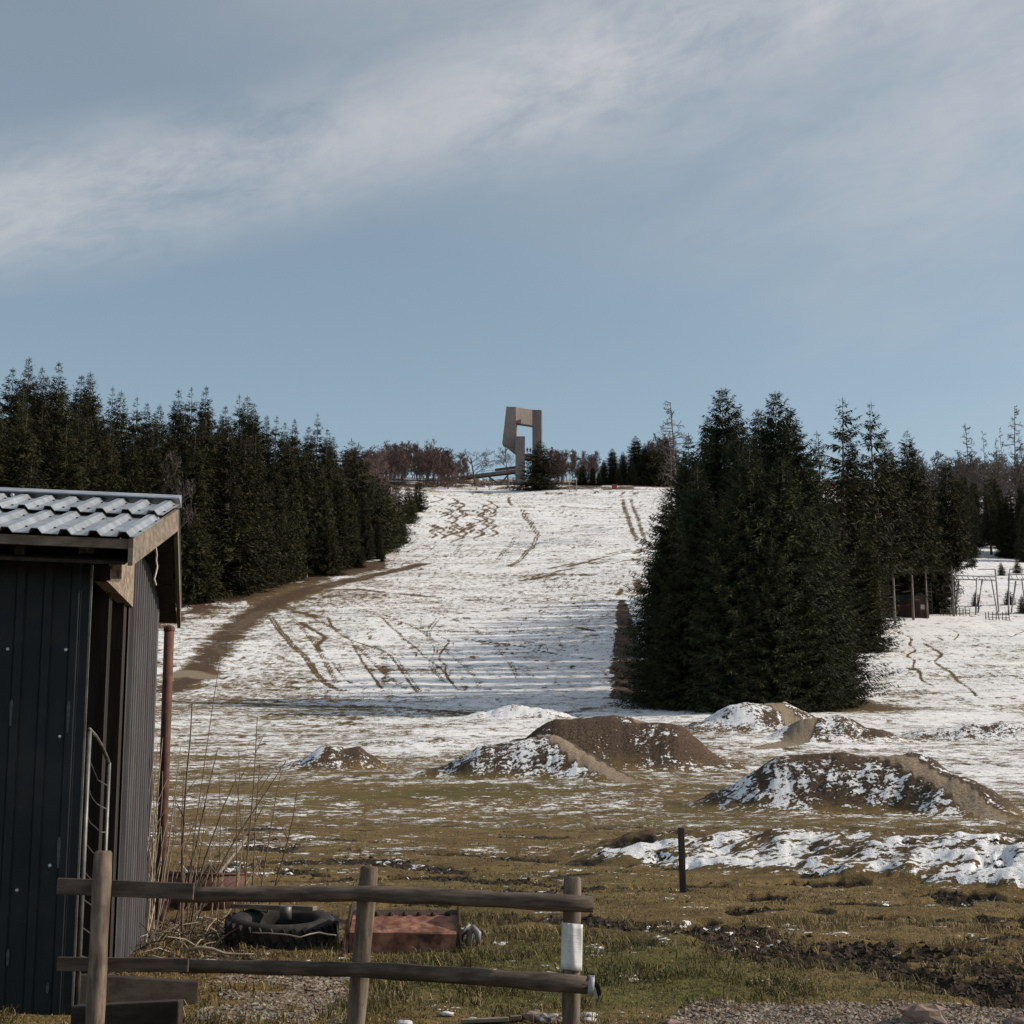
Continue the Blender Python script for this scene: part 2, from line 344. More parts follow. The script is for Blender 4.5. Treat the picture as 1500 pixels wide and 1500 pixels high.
# gravel
gmask = sst(fbm(x/.45, y/.35, 91, 4)*.9 - .2 + .5*sst(px, 230, 330)*sst(px, 560, 480)*sst(row, 1412, 1440)*sst(row, 1520, 1492), .66, .76)
g2 = sst(row - (1462 + 40*(fbm(x/.6, y/.6, 92, 3)-.5)) + np.clip((1010-px), 0, 400)*.6*-1, 0, 14)*sst(px, 930, 1040)
gravel = np.clip(np.maximum(gmask, g2), 0, 1)
green = np.clip(.06 + .9*(fbm(x/4, y/3, 95, 4)-.42) + .45*sst(px, 400, 760)*sst(px, 1250, 950)*sst(row, 1340, 1380)*sst(row, 1500, 1440)
                + .12*sst(row, 1110, 1140)*sst(row, 1200, 1160), 0, 1)
green = green*sst(row, 1000, 1060)

# --- fine relief
snowf = sst(S, .42, .58)*sst(y, 12, 20)
z = zb + zm
z = z + mud*(fbm(x/.16, y/.16, 101, 3)-.6)*.24*sst(y, 60, 12) - .05*mud*sst(y, 60, 12)
z = z + (fbm(x/.5, y/.5, 103, 3)-.5)*.07*sst(y, 5, 12)*sst(y, 90, 30) + (fbm(x/.11, y/.11, 104, 2)-.5)*.03*sst(y, 24, 14)
z = z + snowf*.02*sst(y, 14, 20) + soil*(fbm(x/.45, y/.45, 105, 4)-.5)*.22*sst(y, 15, 25) + mC*(fbm(x/.28, y/.28, 107, 3)-.5)*.14
z = z - path*.03*sst(y, 25, 40)*sst(y, 150, 90)
Zg = z.reshape(nyr, nxr)
def gz(X, Y):
    """height of the built ground sheet at a place"""
    j = int(np.clip(np.searchsorted(Ys, Y)-1, 0, nyr-2)); fy = min(max((Y-Ys[j])/(Ys[j+1]-Ys[j]), 0), 1)
    def at(jj):
        u = X/max(Ys[jj]+1.0, 8.0); i = int(np.clip(np.searchsorted(us, u)-1, 0, nxr-2)); fx = min(max((u-us[i])/(us[i+1]-us[i]), 0), 1)
        return Zg[jj, i]*(1-fx)+Zg[jj, i+1]*fx
    return float(at(j)*(1-fy)+at(j+1)*fy)
def gcol(arr, X, Y):
    j = np.clip(np.searchsorted(Ys, Y)-1, 0, nyr-2); i = np.clip(np.searchsorted(us, X/np.maximum(Y+1.0, 8.0))-1, 0, nxr-2)
    return arr.reshape(nyr, nxr)[j, i]

def np_mesh(name, v, f, smooth=True):
    """v (n,3), f (m,3|4) arrays"""
    me = bpy.data.meshes.new(name); v = np.asarray(v, np.float32); f = np.asarray(f, np.int32); k = f.shape[1]
    me.vertices.add(len(v)); me.vertices.foreach_set('co', v.ravel())
    me.loops.add(f.size); me.loops.foreach_set('vertex_index', f.ravel())
    me.polygons.add(len(f)); me.polygons.foreach_set('loop_start', np.arange(0, f.size, k, dtype=np.int32))
    me.polygons.foreach_set('use_smooth', np.full(len(f), smooth)); me.update(calc_edges=True); me.validate()
    return me
idx = np.arange(nyr*nxr).reshape(nyr, nxr)
quads = np.stack([idx[:-1, :-1], idx[:-1, 1:], idx[1:, 1:], idx[1:, :-1]], -1).reshape(-1, 4)
gm = np_mesh('ground', np.stack([x, y, z], -1), quads)
a1 = gm.color_attributes.new('cover_a', 'FLOAT_COLOR', 'POINT'); a2 = gm.color_attributes.new('cover_b', 'FLOAT_COLOR', 'POINT')
a1.data.foreach_set('color', np.stack([np.clip(S, -1, 2), mud, path, gravel], -1).astype(np.float32).ravel())
a2.data.foreach_set('color', np.stack([green, soil, leaf, np.ones_like(x)], -1).astype(np.float32).ravel())
gobj = bpy.data.objects.new('ground', gm); COL.objects.link(gobj); gobj['kind'] = 'structure'

m = bpy.data.materials.new('ground'); m.use_nodes = True; t = m.node_tree; b = t.nodes['Principled BSDF']
A = N(t, 'ShaderNodeAttribute', attribute_name='cover_a'); B = N(t, 'ShaderNodeAttribute', attribute_name='cover_b')
sa = N(t, 'ShaderNodeSeparateColor'); t.links.new(A.outputs['Color'], sa.inputs[0]); sb = N(t, 'ShaderNodeSeparateColor'); t.links.new(B.outputs['Color'], sb.inputs[0])
geo = N(t, 'ShaderNodeNewGeometry')
def noise(t, scale, detail=4.0, rough=.55, vec=None, st=None):
    n = N(t, 'ShaderNodeTexNoise', i_Scale=scale, i_Detail=detail, i_Roughness=rough)
    v = vec if vec is not None else geo.outputs['Position']
    if st:
        mp = N(t, 'ShaderNodeMapping'); mp.inputs['Scale'].default_value = st; t.links.new(v, mp.inputs[0]); v = mp.outputs[0]
    t.links.new(v, n.inputs['Vector']); return n.outputs[0]
nA = noise(t, 3.2, 6, .62, st=(.55, 1, 1)); nB = noise(t, .75, 5, .6, st=(.4, 1, 1)); nC = noise(t, 14, 4, .6); nD = noise(t, .22, 4, .5); nE = noise(t, 55, 3, .6)
sf = M2(t, 'ADD', sa.outputs[0], M2(t, 'ADD', M2(t, 'MULTIPLY', M2(t, 'SUBTRACT', nA, .5), 1.15), M2(t, 'MULTIPLY', M2(t, 'SUBTRACT', nB, .5), .75)))
sf = M2(t, 'ADD', sf, M2(t, 'MULTIPLY', M2(t, 'SUBTRACT', nC, .5), 1.5))
nH = noise(t, 6.5, 4, .65, st=(.8, 1.0, .7)); sf = M2(t, 'ADD', sf, M2(t, 'MULTIPLY', M2(t, 'SUBTRACT', nH, .5), 2.2))
nF = noise(t, 1.9, 5, .68, st=(.7, .42, 0)); nG = noise(t, .35, 4, .6, st=(.55, .5, 0))
sf = M2(t, 'ADD', sf, M2(t, 'ADD', M2(t, 'MULTIPLY', M2(t, 'SUBTRACT', nF, .5), 2.1), M2(t, 'MULTIPLY', M2(t, 'SUBTRACT', nG, .5), 1.1)))
snow = SS(t, sf, .46, .58)
gr = SS(t, M2(t, 'ADD', sb.outputs[0], M2(t, 'MULTIPLY', M2(t, 'SUBTRACT', nC, .5), .9)), .15, .75)
dry = MIX(t, SS(t, nA, .3, .7), (.078, .048, .016), (.178, .122, .045))
dry = MIX(t, M2(t, 'MULTIPLY', SS(t, nE, .45, .75), .5), dry, (.27, .21, .11))
grs = MIX(t, SS(t, nC, .3, .7), (.052, .050, .012), (.115, .105, .030))
c = MIX(t, gr, dry, grs)
c = MIX(t, M2(t, 'MULTIPLY', SS(t, nB, .52, .68), .5), c, (.055, .036, .020))
slc = MIX(t, SS(t, nC, .3, .75), (.038, .025, .017), (.135, .094, .063))
c = MIX(t, sb.outputs[1], c, slc)
lf = MIX(t, SS(t, nC, .35, .7), (.040, .023, .015), (.135, .088, .055))
c = MIX(t, SS(t, sb.outputs[2], .1, .7), c, lf)
md = MIX(t, SS(t, nC, .3, .7), (.016, .011, .007), (.050, .034, .021))
c = MIX(t, SS(t, sa.outputs[1], .25, .55), c, md)
c = MIX(t, SS(t, A.outputs['Alpha'], .2, .7), c, MIX(t, SS(t, nE, .35, .65), (.10, .085, .065), (.30, .27, .235)))
pc = MIX(t, SS(t, nC, .3, .7), (.17, .125, .085), (.31, .25, .185))
c = MIX(t, SS(t, sa.outputs[2], .15, .6), c, pc)
snc = MIX(t, SS(t, nD, .3, .7), (.78, .785, .81), (.88, .88, .885))
snc = MIX(t, M2(t, 'MULTIPLY', SS(t, noise(t, 2.2, 5, .65, st=(.5, 1, 1)), .52, .72), .45), snc, (.46, .43, .40))
c = MIX(t, snow, c, snc)
t.links.new(c, b.inputs['Base Color']); b.inputs['Roughness'].default_value = .9; b.inputs['Specular IOR Level'].default_value = .15
bp = N(t, 'ShaderNodeBump', i_Strength=.9, i_Distance=.05)
hh = M2(t, 'ADD', M2(t, 'MULTIPLY', nC, .7), M2(t, 'ADD', M2(t, 'MULTIPLY', nE, .35), M2(t, 'ADD', M2(t, 'MULTIPLY', nA, .9), M2(t, 'MULTIPLY', snow, .5))))
t.links.new(hh, bp.inputs['Height']); t.links.new(bp.outputs[0], b.inputs['Normal'])
gm.materials.append(m)

# ================================================================== helpers
OFF = {}
class MB:
    def __init__(s): s.v = []; s.f = []
    def add(s, vs, fs):
        o = len(s.v); s.v += [tuple(v) for v in vs]; s.f += [tuple(i+o for i in f) for f in fs]; return s
    def box(s, c, size, rot=None):
        hx, hy, hz = size[0]/2, size[1]/2, size[2]/2; c = Vector(c)
        vs = [Vector((a*hx, b*hy, d*hz)) for a in (-1, 1) for b in (-1, 1) for d in (-1, 1)]
        if rot is not None: vs = [rot @ v for v in vs]
        return s.add([c+v for v in vs], [(0, 1, 3, 2), (4, 6, 7, 5), (0, 4, 5, 1), (2, 3, 7, 6), (0, 2, 6, 4), (1, 5, 7, 3)])
    def beam(s, p0, p1, wd, ht, up=(0, 0, 1)):
        p0, p1 = Vector(p0), Vector(p1); d = (p1-p0).normalized(); a = d.cross(Vector(up)).normalized(); u = a.cross(d)
        vs = [p + a*i*wd/2 + u*j*ht/2 for p in (p0, p1) for i, j in ((-1, -1), (1, -1), (1, 1), (-1, 1))]
        return s.add(vs, [(3, 2, 1, 0), (4, 5, 6, 7), (0, 1, 5, 4), (1, 2, 6, 5), (2, 3, 7, 6), (3, 0, 4, 7)])
    def tube(s, pts, rad, n=8, caps=True, wob=0.0):
        pts = [Vector(p) for p in pts]; rad = rad if isinstance(rad, (list, tuple)) else [rad]*len(pts); vs = []; fs = []
        d0 = (pts[1]-pts[0]).normalized(); ref = Vector((0, 0, 1)) if abs(d0.z) < .9 else Vector((1, 0, 0)); a = d0.cross(ref).normalized()
        for i, p in enumerate(pts):
            d = (pts[min(i+1, len(pts)-1)]-pts[max(i-1, 0)]).normalized(); a = (a-d*a.dot(d)).normalized(); b = d.cross(a)
            for k in range(n):
                t = 2*math.pi*k/n; r = rad[i]*(1+wob*(random.random()-.5)); vs.append(p+(a*math.cos(t)+b*math.sin(t))*r)
        for i in range(len(pts)-1):
            for k in range(n):
                k2 = (k+1) % n; fs.append((i*n+k, i*n+k2, (i+1)*n+k2, (i+1)*n+k))
        if caps: fs.append(tuple(range(n-1, -1, -1))); fs.append(tuple((len(pts)-1)*n+k for k in range(n)))
        return s.add(vs, fs)
    def prism(s, poly, ext):
        poly = [Vector(p) for p in poly]; e = Vector(ext); n = len(poly)
        nrm = (poly[1]-poly[0]).cross(poly[2]-poly[1])
        if nrm.dot(e) > 0: poly = poly[::-1]
        return s.add(poly+[p+e for p in poly], [tuple(range(n)), tuple(range(2*n-1, n-1, -1))]+[(i, n+i, n+(i+1) % n, (i+1) % n) for i in range(n)])
    def lathe(s, prof, c, n=24, axis=None):
        c = Vector(c); vs = []; fs = []; m = len(prof)
        rot = Vector((0, 0, 1)).rotation_difference(Vector(axis).normalized()).to_matrix() if axis is not None else Matrix.Identity(3)
        for k in range(n):
            t = 2*math.pi*k/n
            for r, h in prof: vs.append(c + rot @ Vector((r*math.cos(t), r*math.sin(t), h)))
        for k in range(n):
            for i in range(m-1): fs.append((k*m+i, ((k+1) % n)*m+i, ((k+1) % n)*m+i+1, k*m+i+1))
        return s.add(vs, fs)
    def mesh(s, name, mat=None, smooth=False, off=(0, 0, 0)):
        me = bpy.data.meshes.new(name); o = Vector(off)
        me.from_pydata([tuple(Vector(v)-o) for v in s.v], [], s.f); me.update()
        if smooth: me.polygons.foreach_set('use_smooth', [True]*len(me.polygons))
        if mat: me.materials.append(mat)
        return me
    def build(s, name, mat, parent=None, smooth=False, origin=None, bevel=0):
        off = OFF.get(parent, Vector((0, 0, 0))) if parent is not None else Vector(origin or (0, 0, 0))
        o = bpy.data.objects.new(name, s.mesh(name, mat, smooth, off)); COL.objects.link(o)
        if parent is not None: o.parent = parent
        else: o.location = off
        OFF[o] = off
        if bevel:
            b = o.modifiers.new('bevel', 'BEVEL'); b.width = bevel; b.segments = 2; b.limit_method = 'ANGLE'
        return o
def tag(o, label=None, cat=None, group=None, kind=None):
    if label: o['label'] = label
    if cat: o['category'] = cat
    if group: o['group'] = group
    if kind: o['kind'] = kind
    return o
def thing(name, loc, label, cat, group=None):
    o = bpy.data.objects.new(name, None); COL.objects.link(o); o.location = loc; o.empty_display_size = .2; OFF[o] = Vector(loc)
    return tag(o, label, cat, group)
def mat(name, c1, c2, scale=4.0, rough=.8, bump=.3, dist=.01, st=(1, 1, 1), metal=0.0, spec=.3, detail=5.0, c3=None, scale3=1.0, amt3=.6, lohi=(.3, .7)):
    m = bpy.data.materials.new(name); m.use_nodes = True; t = m.node_tree; b = t.nodes['Principled BSDF']
    g = N(t, 'ShaderNodeNewGeometry').outputs['Position']; oi = N(t, 'ShaderNodeObjectInfo').outputs['Random']
    n = noise(t, scale, detail, .62, vec=g, st=st)
    c = MIX(t, SS(t, n, *lohi), c1, c2)
    if c3 is not None:
        c = MIX(t, M2(t, 'MULTIPLY', SS(t, noise(t, scale3, 5.0, .65, vec=g), .45, .68), amt3), c, c3)
    h = N(t, 'ShaderNodeHueSaturation'); t.links.new(c, h.inputs['Color']); t.links.new(M2(t, 'ADD', .85, M2(t, 'MULTIPLY', oi, .3)), h.inputs['Value'])
    t.links.new(h.outputs[0], b.inputs['Base Color'])
    b.inputs['Roughness'].default_value = rough; b.inputs['Metallic'].default_value = metal; b.inputs['Specular IOR Level'].default_value = spec
    if bump:
        bp = N(t, 'ShaderNodeBump', i_Strength=bump, i_Distance=dist); t.links.new(n, bp.inputs['Height']); t.links.new(bp.outputs[0], b.inputs['Normal'])
    return m
def foliage(name, dark, light, brown, transl=.15):
    m = bpy.data.materials.new(name); m.use_nodes = True; t = m.node_tree; b = t.nodes['Principled BSDF']
    tcn = N(t, 'ShaderNodeTexCoord'); oi = N(t, 'ShaderNodeObjectInfo').outputs['Random']
    n = noise(t, .9, 3, .6, vec=tcn.outputs['Object']); n2 = noise(t, 7, 2, .5, vec=tcn.outputs['Object'])
    c = MIX(t, SS(t, M2(t, 'ADD', M2(t, 'MULTIPLY', n, .6), M2(t, 'MULTIPLY', n2, .4)), .36, .64), dark, light)
    c = MIX(t, M2(t, 'MULTIPLY', SS(t, n, .5, .72), .5), c, brown)
    h = N(t, 'ShaderNodeHueSaturation'); t.links.new(c, h.inputs['Color']); t.links.new(M2(t, 'ADD', .75, M2(t, 'MULTIPLY', oi, .5)), h.inputs['Value'])
    t.links.new(M2(t, 'ADD', .485, M2(t, 'MULTIPLY', oi, .03)), h.inputs['Hue'])
    t.links.new(h.outputs[0], b.inputs['Base Color']); b.inputs['Roughness'].default_value = .75; b.inputs['Specular IOR Level'].default_value = .15
    return m
M_NEEDLE = foliage('spruce_needles', (.011, .013, .007), (.047, .046, .018), (.064, .048, .022))
M_NEEDLE2 = foliage('clump_needles', (.011, .014, .008), (.042, .048, .018), (.046, .040, .019))
M_BARK = mat('spruce_bark', (.045, .034, .028), (.13, .105, .088), 9, .9, .5, .02, (1, 1, .3))
M_PALEBARK = mat('pale_bark', (.11, .092, .08), (.25, .215, .19), 6, .9, .4, .02, (1, 1, .25))
M_TWIG = mat('bare_twigs', (.080, .052, .048), (.18, .125, .112), 5, .9, 0)
M_TWIG2 = mat('grey_twigs', (.055, .045, .042), (.13, .11, .10), 5, .9, 0)

# ================================================================== spruces
def spruce_mesh(H, W, base, nw, nb, nst, seed, blade=.5, open_=0.0, droop=.5, prof=.74):
    r = np.random.default_rng(seed); V = []; Fc = []; cnt = 0
    asym = r.normal(0, .10, 8)
    for k in range(nw):
        t = min(.99, 1-(1-(k+r.random()*1.1)/(nw+.3))**1.1)                                # 0 base .. 1 tip
        h = H*(base+(1-base-.01)*t)
        L0 = W*((1-t)**prof)*(1-.28*math.exp(-t*9)) + .02
        n = max(4, int(nb*(.45+.55*(1-t)**.8)))
        a0 = r.random()*6.28
        for j in range(n):
            if r.random() < open_: continue
            a = a0+6.283*j/n+r.normal(0, .22)
            L = L0*(.55+.65*r.random()**.8)*(1+asym[int(a/.7854) % 8])
            el = (.42*t**2.5 - droop*(1-t)*.55) + r.normal(0, .12)
            m = max(2, int(nst*(L/W)**.8)+(2 if t < .9 else 1))
            s = (np.arange(m)+.6+r.random(m)*.5)/(m+.4)
            rad = L*s; zz = h + rad*math.tan(el) - droop*.35*L*np.sin(s*2.6)*(1-t) + .16*L*s**2.5
            ca, sa_ = math.cos(a), math.sin(a)
            c = np.stack([rad*ca, rad*sa_, zz], -1)
            for side, wgt in ((-1, 1), (1, 1), (0, 1), (2, .8)):
                kk = r.random(m) < (wgt if (t < .9 or side != 0) else .15); q = c[kk]; ss_ = s[kk]; nn = len(q)
                if not nn: continue
                if side in (-1, 1):
                    ang = a+side*(.75+.35*r.random(nn)); dz = -.25-.5*r.random(nn)*droop
                else:
                    ang = a+r.normal(0, .5, nn); dz = (-1.3-.6*r.random(nn)) if side == 0 else .15+.3*r.random(nn)
                d = np.stack([np.cos(ang), np.sin(ang), dz*np.ones(nn)], -1); d /= np.linalg.norm(d, axis=1)[:, None]
                ln = blade*(.55+.8*r.random(nn))*(.16+.88*np.minimum(1, (L/1.9)**.7))*(1.15-.55*ss_)
                up = r.normal(0, 1, (nn, 3)); pr = np.cross(d, up); pr /= np.linalg.norm(pr, axis=1)[:, None]
                wd = (ln*(.065+.05*r.random(nn)))[:, None]
                jit = r.normal(0, .05*blade, (nn, 3)); q = q+jit
                tip = q+d*ln[:, None]; mid = q+d*(ln*.45)[:, None]+np.array([0, 0, -.04])
                V.append(np.stack([q, mid+pr*wd, tip, mid-pr*wd], 1).reshape(-1, 3))
                Fc.append(cnt+np.arange(nn*4).reshape(-1, 4)); cnt += nn*4
    q = np.array([[0, 0, H*.955], [0, 0, H*.97]]); v4 = []
    for k in range(6):
        a = k*1.05; z0 = H*(.95+.006*k); v4 += [(0, 0, z0), (.03*math.cos(a), .03*math.sin(a), z0+.25), (.01*math.cos(a+1), .01*math.sin(a+1), H*1.0-.05*k), (-.03*math.cos(a), -.03*math.sin(a), z0+.25)]
    V.append(np.array(v4)); Fc.append(cnt+np.arange(24).reshape(-1, 4)); cnt += 24
    return np.concatenate(V), np.concatenate(Fc)
def trunk_mesh(H, r0, seed, name, mt, stubs=0):
    r = random.Random(seed); mb = MB()
    pts = [(0, 0, -.6)]; bx = by = 0
    for i in range(1, 9): bx += r.uniform(-.04, .04); by += r.uniform(-.04, .04); pts.append((bx, by, H*i/8*.985))
    mb.tube(pts, [r0*1.15]+[r0*(1-i/8.3) for i in range(1, 9)], 7)
    for i in range(stubs):
        h = H*r.uniform(.08, .5); a = r.random()*6.28; L = r.uniform(.4, 1.5)
        mb.tube([(0, 0, h), (L*math.cos(a), L*math.sin(a), h-.15*L)], [.03, .012], 3, False)
    return mb.mesh(name, mt, True)
SPR = []
def make_spruce(H, W, base, nw, nb, nst, seed, mt, bark=None, **kw):
    v, f = spruce_mesh(H, W, base, nw, nb, nst, seed, **kw)
    me = np_mesh('crown', v, f, False); me.materials.append(mt)
    SPR.append((H, trunk_mesh(H, (.011*H+.02) if bark is None else .006*H, seed, 'trunk', bark or M_BARK, 26 if base > .2 else 0), me)); return len(SPR)-1
SP_F = [make_spruce(22, 3.9, .02, 56, 14, 10, 100+i, M_NEEDLE, blade=.78, droop=.45+.1*i) for i in range(4)]            # forest
SP_FO = [make_spruce(24, 3.3, .18, 42, 11, 8, 120+i, M_NEEDLE, blade=.75, open_=.22, droop=.5) for i in range(2)]        # thinner forest
SP_C = [make_spruce(21, 4.3, .01, 74, 15, 14, 140+i, M_NEEDLE2, blade=.62, droop=.6+.1*i, prof=.58+.06*i) for i in range(3)]                 # near clump
SP_H = [make_spruce(23, 3.5, .33, 42, 12, 9, 160+i, M_NEEDLE, M_PALEBARK, blade=.8, open_=.1, droop=.6) for i in range(2)]  # high crowns
SP_T = [make_spruce(23, 3.9, .25, 32, 9, 12, 170+i, M_NEEDLE, blade=.75, open_=.22, droop=.25, prof=.7) for i in range(2)]          # gappy tall
SP_S = [make_spruce(9, 2.8, .01, 34, 12, 8, 180+i, M_NEEDLE, blade=.6, droop=.35) for i in range(3)]                      # young
def put_tree(k, X, Y, Ht, label, group, wscale=1.0, rz=None, name='spruce_tree', cat='tree', sink=.15, lib=None, parts=('trunk', 'crown'), tilt=0):
    H, tr, cr = (lib or SPR)[k]; s = Ht/H
    o = thing(name, (X, Y, gz(X, Y)-sink), label, cat, group)
    o.scale = (s*wscale*random.uniform(.9, 1.12), s*wscale*random.uniform(.9, 1.12), s); o.rotation_euler = (random.gauss(0, .014), random.gauss(0, .014), random.random()*6.28 if rz is None else rz)
    for nm, me in zip(parts, (tr, cr)):
        if me is None: continue
        p = bpy.data.objects.new(nm, me); COL.objects.link(p); p.parent = o
    return o
def tree_px(k, px_, top, Y, label, group, **kw):
    """tree whose foot stands on the ground at depth Y in the column px_ and whose tip reaches the row top"""
    X = (px_-750)/F*Y*1.0; X = P(px_, 1000, Y).x
    z0 = gz(X, Y); tp = P(px_, top, Y)
    return put_tree(k, tp.x, Y, max(2.0, tp.z-z0), label, group, **kw)

G1 = 'spruces of the forest behind the shed'
L1 = 'full skirted spruce in the dense forest edge facing the snowy run'
rr = random.Random(3)
# skyline trees, read off the photograph (column, tip row)
for i, (a, b) in enumerate([(-30, 520), (14, 532), (45, 517), (72, 540), (100, 522), (124, 548), (143, 537), (172, 565), (196, 573), (222, 582), (262, 562), (285, 560),
        (312, 590), (352, 572), (368, 574), (387, 600), (404, 602), (432, 620), (464, 599), (488, 632), (338, 590), (240, 585), (-60, 530), (60, 530), (110, 540), (28, 548), (84, 556), (158, 560), (184, 590), (208, 592), (274, 585), (300, 600), (325, 606), (418, 626), (446, 618), (378, 610), (476, 622), (-10, 545)]):
    Y = float(np.interp(a, [-60, 0, 100, 270, 400, 500], [188, 195, 205, 228, 245, 262])) + rr.uniform(-6, 8)
    tree_px((SP_F+SP_FO)[rr.choice((0, 1, 2, 3, 4, 5, 4, 5))] if a > 150 else SP_F[i % 4], a, b+3, Y, 'tall dark spruce whose tip breaks the forest skyline behind the shed', 'skyline spruces behind the shed', wscale=rr.uniform(.85, 1.15))
# front edge
edge = [(-70, 172), (-35, 176), (0, 178), (32, 181), (66, 185), (100, 187), (135, 190), (165, 194), (196, 196), (225, 199), (255, 201), (284, 204), (306, 207), (332, 211), (357, 214),
        (381, 219), (404, 224), (428, 229), (450, 235), (474, 240), (497, 246), (518, 252), (538, 256), (556, 258)]
for i, (a, Y) in enumerate(edge):
    top = float(np.interp(a, [-70, 0, 100, 250, 330, 400, 470, 520, 556], [590, 585, 600, 640, 610, 650, 668, 700, 735])) + rr.uniform(-22, 28)
    tree_px(SP_F[i % 4], a, top, Y+rr.uniform(-1.5, 2), L1, G1, wscale=rr.uniform(.95, 1.2))
    tree_px((SP_F+SP_FO)[(i*3) % 6], a+rr.uniform(-14, 14), top-rr.uniform(10, 45), Y+rr.uniform(7, 13), L1, G1, wscale=rr.uniform(.85, 1.1))
    if i % 2: tree_px(SP_S[i % 3], a+rr.uniform(-12, 12), top+rr.uniform(80, 120), Y-rr.uniform(2.0, 3.5), 'low young spruce at the foot of the forest edge behind the shed', 'young spruces at the foot of the forest', wscale=rr.uniform(1.0, 1.4))
# young spruces on the slope edge
G2 = 'young spruces at the top of the forest edge'; L2 = 'small bushy dark spruce standing apart on snow above the forest edge'
for a, tp, Y in ((581, 700, 312), (598, 708, 338), (590, 752, 300), (613, 698, 372), (574, 740, 285), (565, 700, 275), (548, 690, 268), (604, 722, 350), (525, 648, 300), (516, 642, 310)):
    tree_px(SP_S[int(a) % 3], a, tp, Y, L2, G2, wscale=1.15)
# near clump by the jumps
G3 = 'spruces of the big clump behind the dirt jumps'; L3 = 'huge dense spruce in the clump rising behind the dirt jumps'
for i, (a, tp, Y, ws) in enumerate([(1056, 566, 124, .95), (1036, 605, 126, .9), (1083, 592, 120, .95), (1130, 567, 123, .95), (1164, 592, 121, .95), (1006, 628, 121, 1.0), (1190, 662, 122, 1.0),
        (984, 716, 117, 1.25), (1030, 672, 114.5, 1.2), (1096, 640, 113, 1.2), (1150, 660, 113.5, 1.2), (1192, 735, 115.5, 1.35), (1207, 800, 118.5, 1.6), (968, 800, 119.5, 1.5), (1065, 720, 112, 1.3),
        (1110, 590, 126, .9), (1212, 850, 116, 1.5), (1128, 780, 111.5, 1.5), (990, 830, 114.5, 1.6), (1180, 850, 112.5, 1.6)]):
    tree_px(SP_C[i % 3], a, tp, Y, L3, G3, wscale=ws)
# trees behind the clump, towards the hut
G4 = 'spruces between the clump and the hut'; L4 = 'tall spruce with bare lower trunk between the big clump and the hut'
for i, (a, tp, Y, k, ws) in enumerate([(1224, 576, 160, SP_T[0], 1.15), (1200, 625, 156, SP_T[1], 1.1), (1276, 584, 170, SP_T[1], 1.05), (1252, 640, 165, SP_H[0], 1.1), (1300, 640, 176, SP_H[1], 1.15), (1326, 625, 181, SP_H[0], 1.15),
        (1348, 668, 183, SP_H[1], 1.15), (1386, 662, 186, SP_H[0], 1.25), (1366, 690, 189, SP_F[1], .9), (1310, 690, 190, SP_F[2], 1.1), (1268, 690, 180, SP_F[3], 1.2), (1240, 700, 172, SP_F[0], 1.2), (1290, 650, 196, SP_F[2], 1.0),
        (1262, 760, 158, SP_F[1], 1.4), (1340, 650, 200, SP_F[1], 1.0), (1374, 700, 204, SP_F[3], 1.0), (1215, 700, 185, SP_F[0], 1.2)]):
    tree_px(k, a, tp, Y, L4, G4, wscale=ws)
# rows further up the lift line, hidden from here but throwing shade on the run
for i in range(32):
    Y = 130+2.4*i
    tree_px(SP_T[i % 2] if i % 3 else SP_FO[0], 1000+(Y-131)*1.5+(i % 2)*36+rr.uniform(-6, 6), 664+rr.uniform(-8, 22), Y+rr.uniform(-.8, .8), 'spruce hidden among the trees behind the big clump', 'spruces behind the clump', wscale=.85)
# far right forest
G5 = 'dark spruces of the forest behind the ski lift'; L5 = 'dark spruce in the shaded forest behind the ski lift frames'
for i in range(34):
    a = 1396+rr.random()*150; Y = 246+rr.random()*40
    tree_px((SP_F+SP_FO)[i % 6], a, 698+rr.uniform(-16, 40), Y, L5, G5, wscale=rr.uniform(.95, 1.3))
for a, tp, Y in ((1430, 878, 196), (1478, 885, 197), (1496, 868, 190), (1425, 838, 238), (1490, 838, 230), (1468, 855, 225)):
    tree_px(SP_S[a % 3], a, tp, Y, 'low dark conifer bush beside the ski lift frames', 'conifer bushes by the ski lift', wscale=1.3, cat='bush')
# hilltop
tree_px(SP_S[0], 790, 644, 452, 'lone broad dark spruce standing in front of the viewing tower', 'hilltop tower spruce', wscale=1.75)
G6 = 'spruces on the hilltop'; L6 = 'dark spruce in the row along the snowy hilltop'
for a, tp, Y in ((853, 680, 470), (868, 682, 466), (884, 672, 468), (898, 655, 470), (912, 660, 474), (932, 637, 476), (945, 648, 470), (958, 650, 468), (972, 640, 474), (985, 660, 470), (925, 672, 464), (877, 690, 464), (905, 684, 463)):
    tree_px((SP_F+SP_S)[int(a) % 7], a, tp, Y, L6, G6, wscale=1.9)

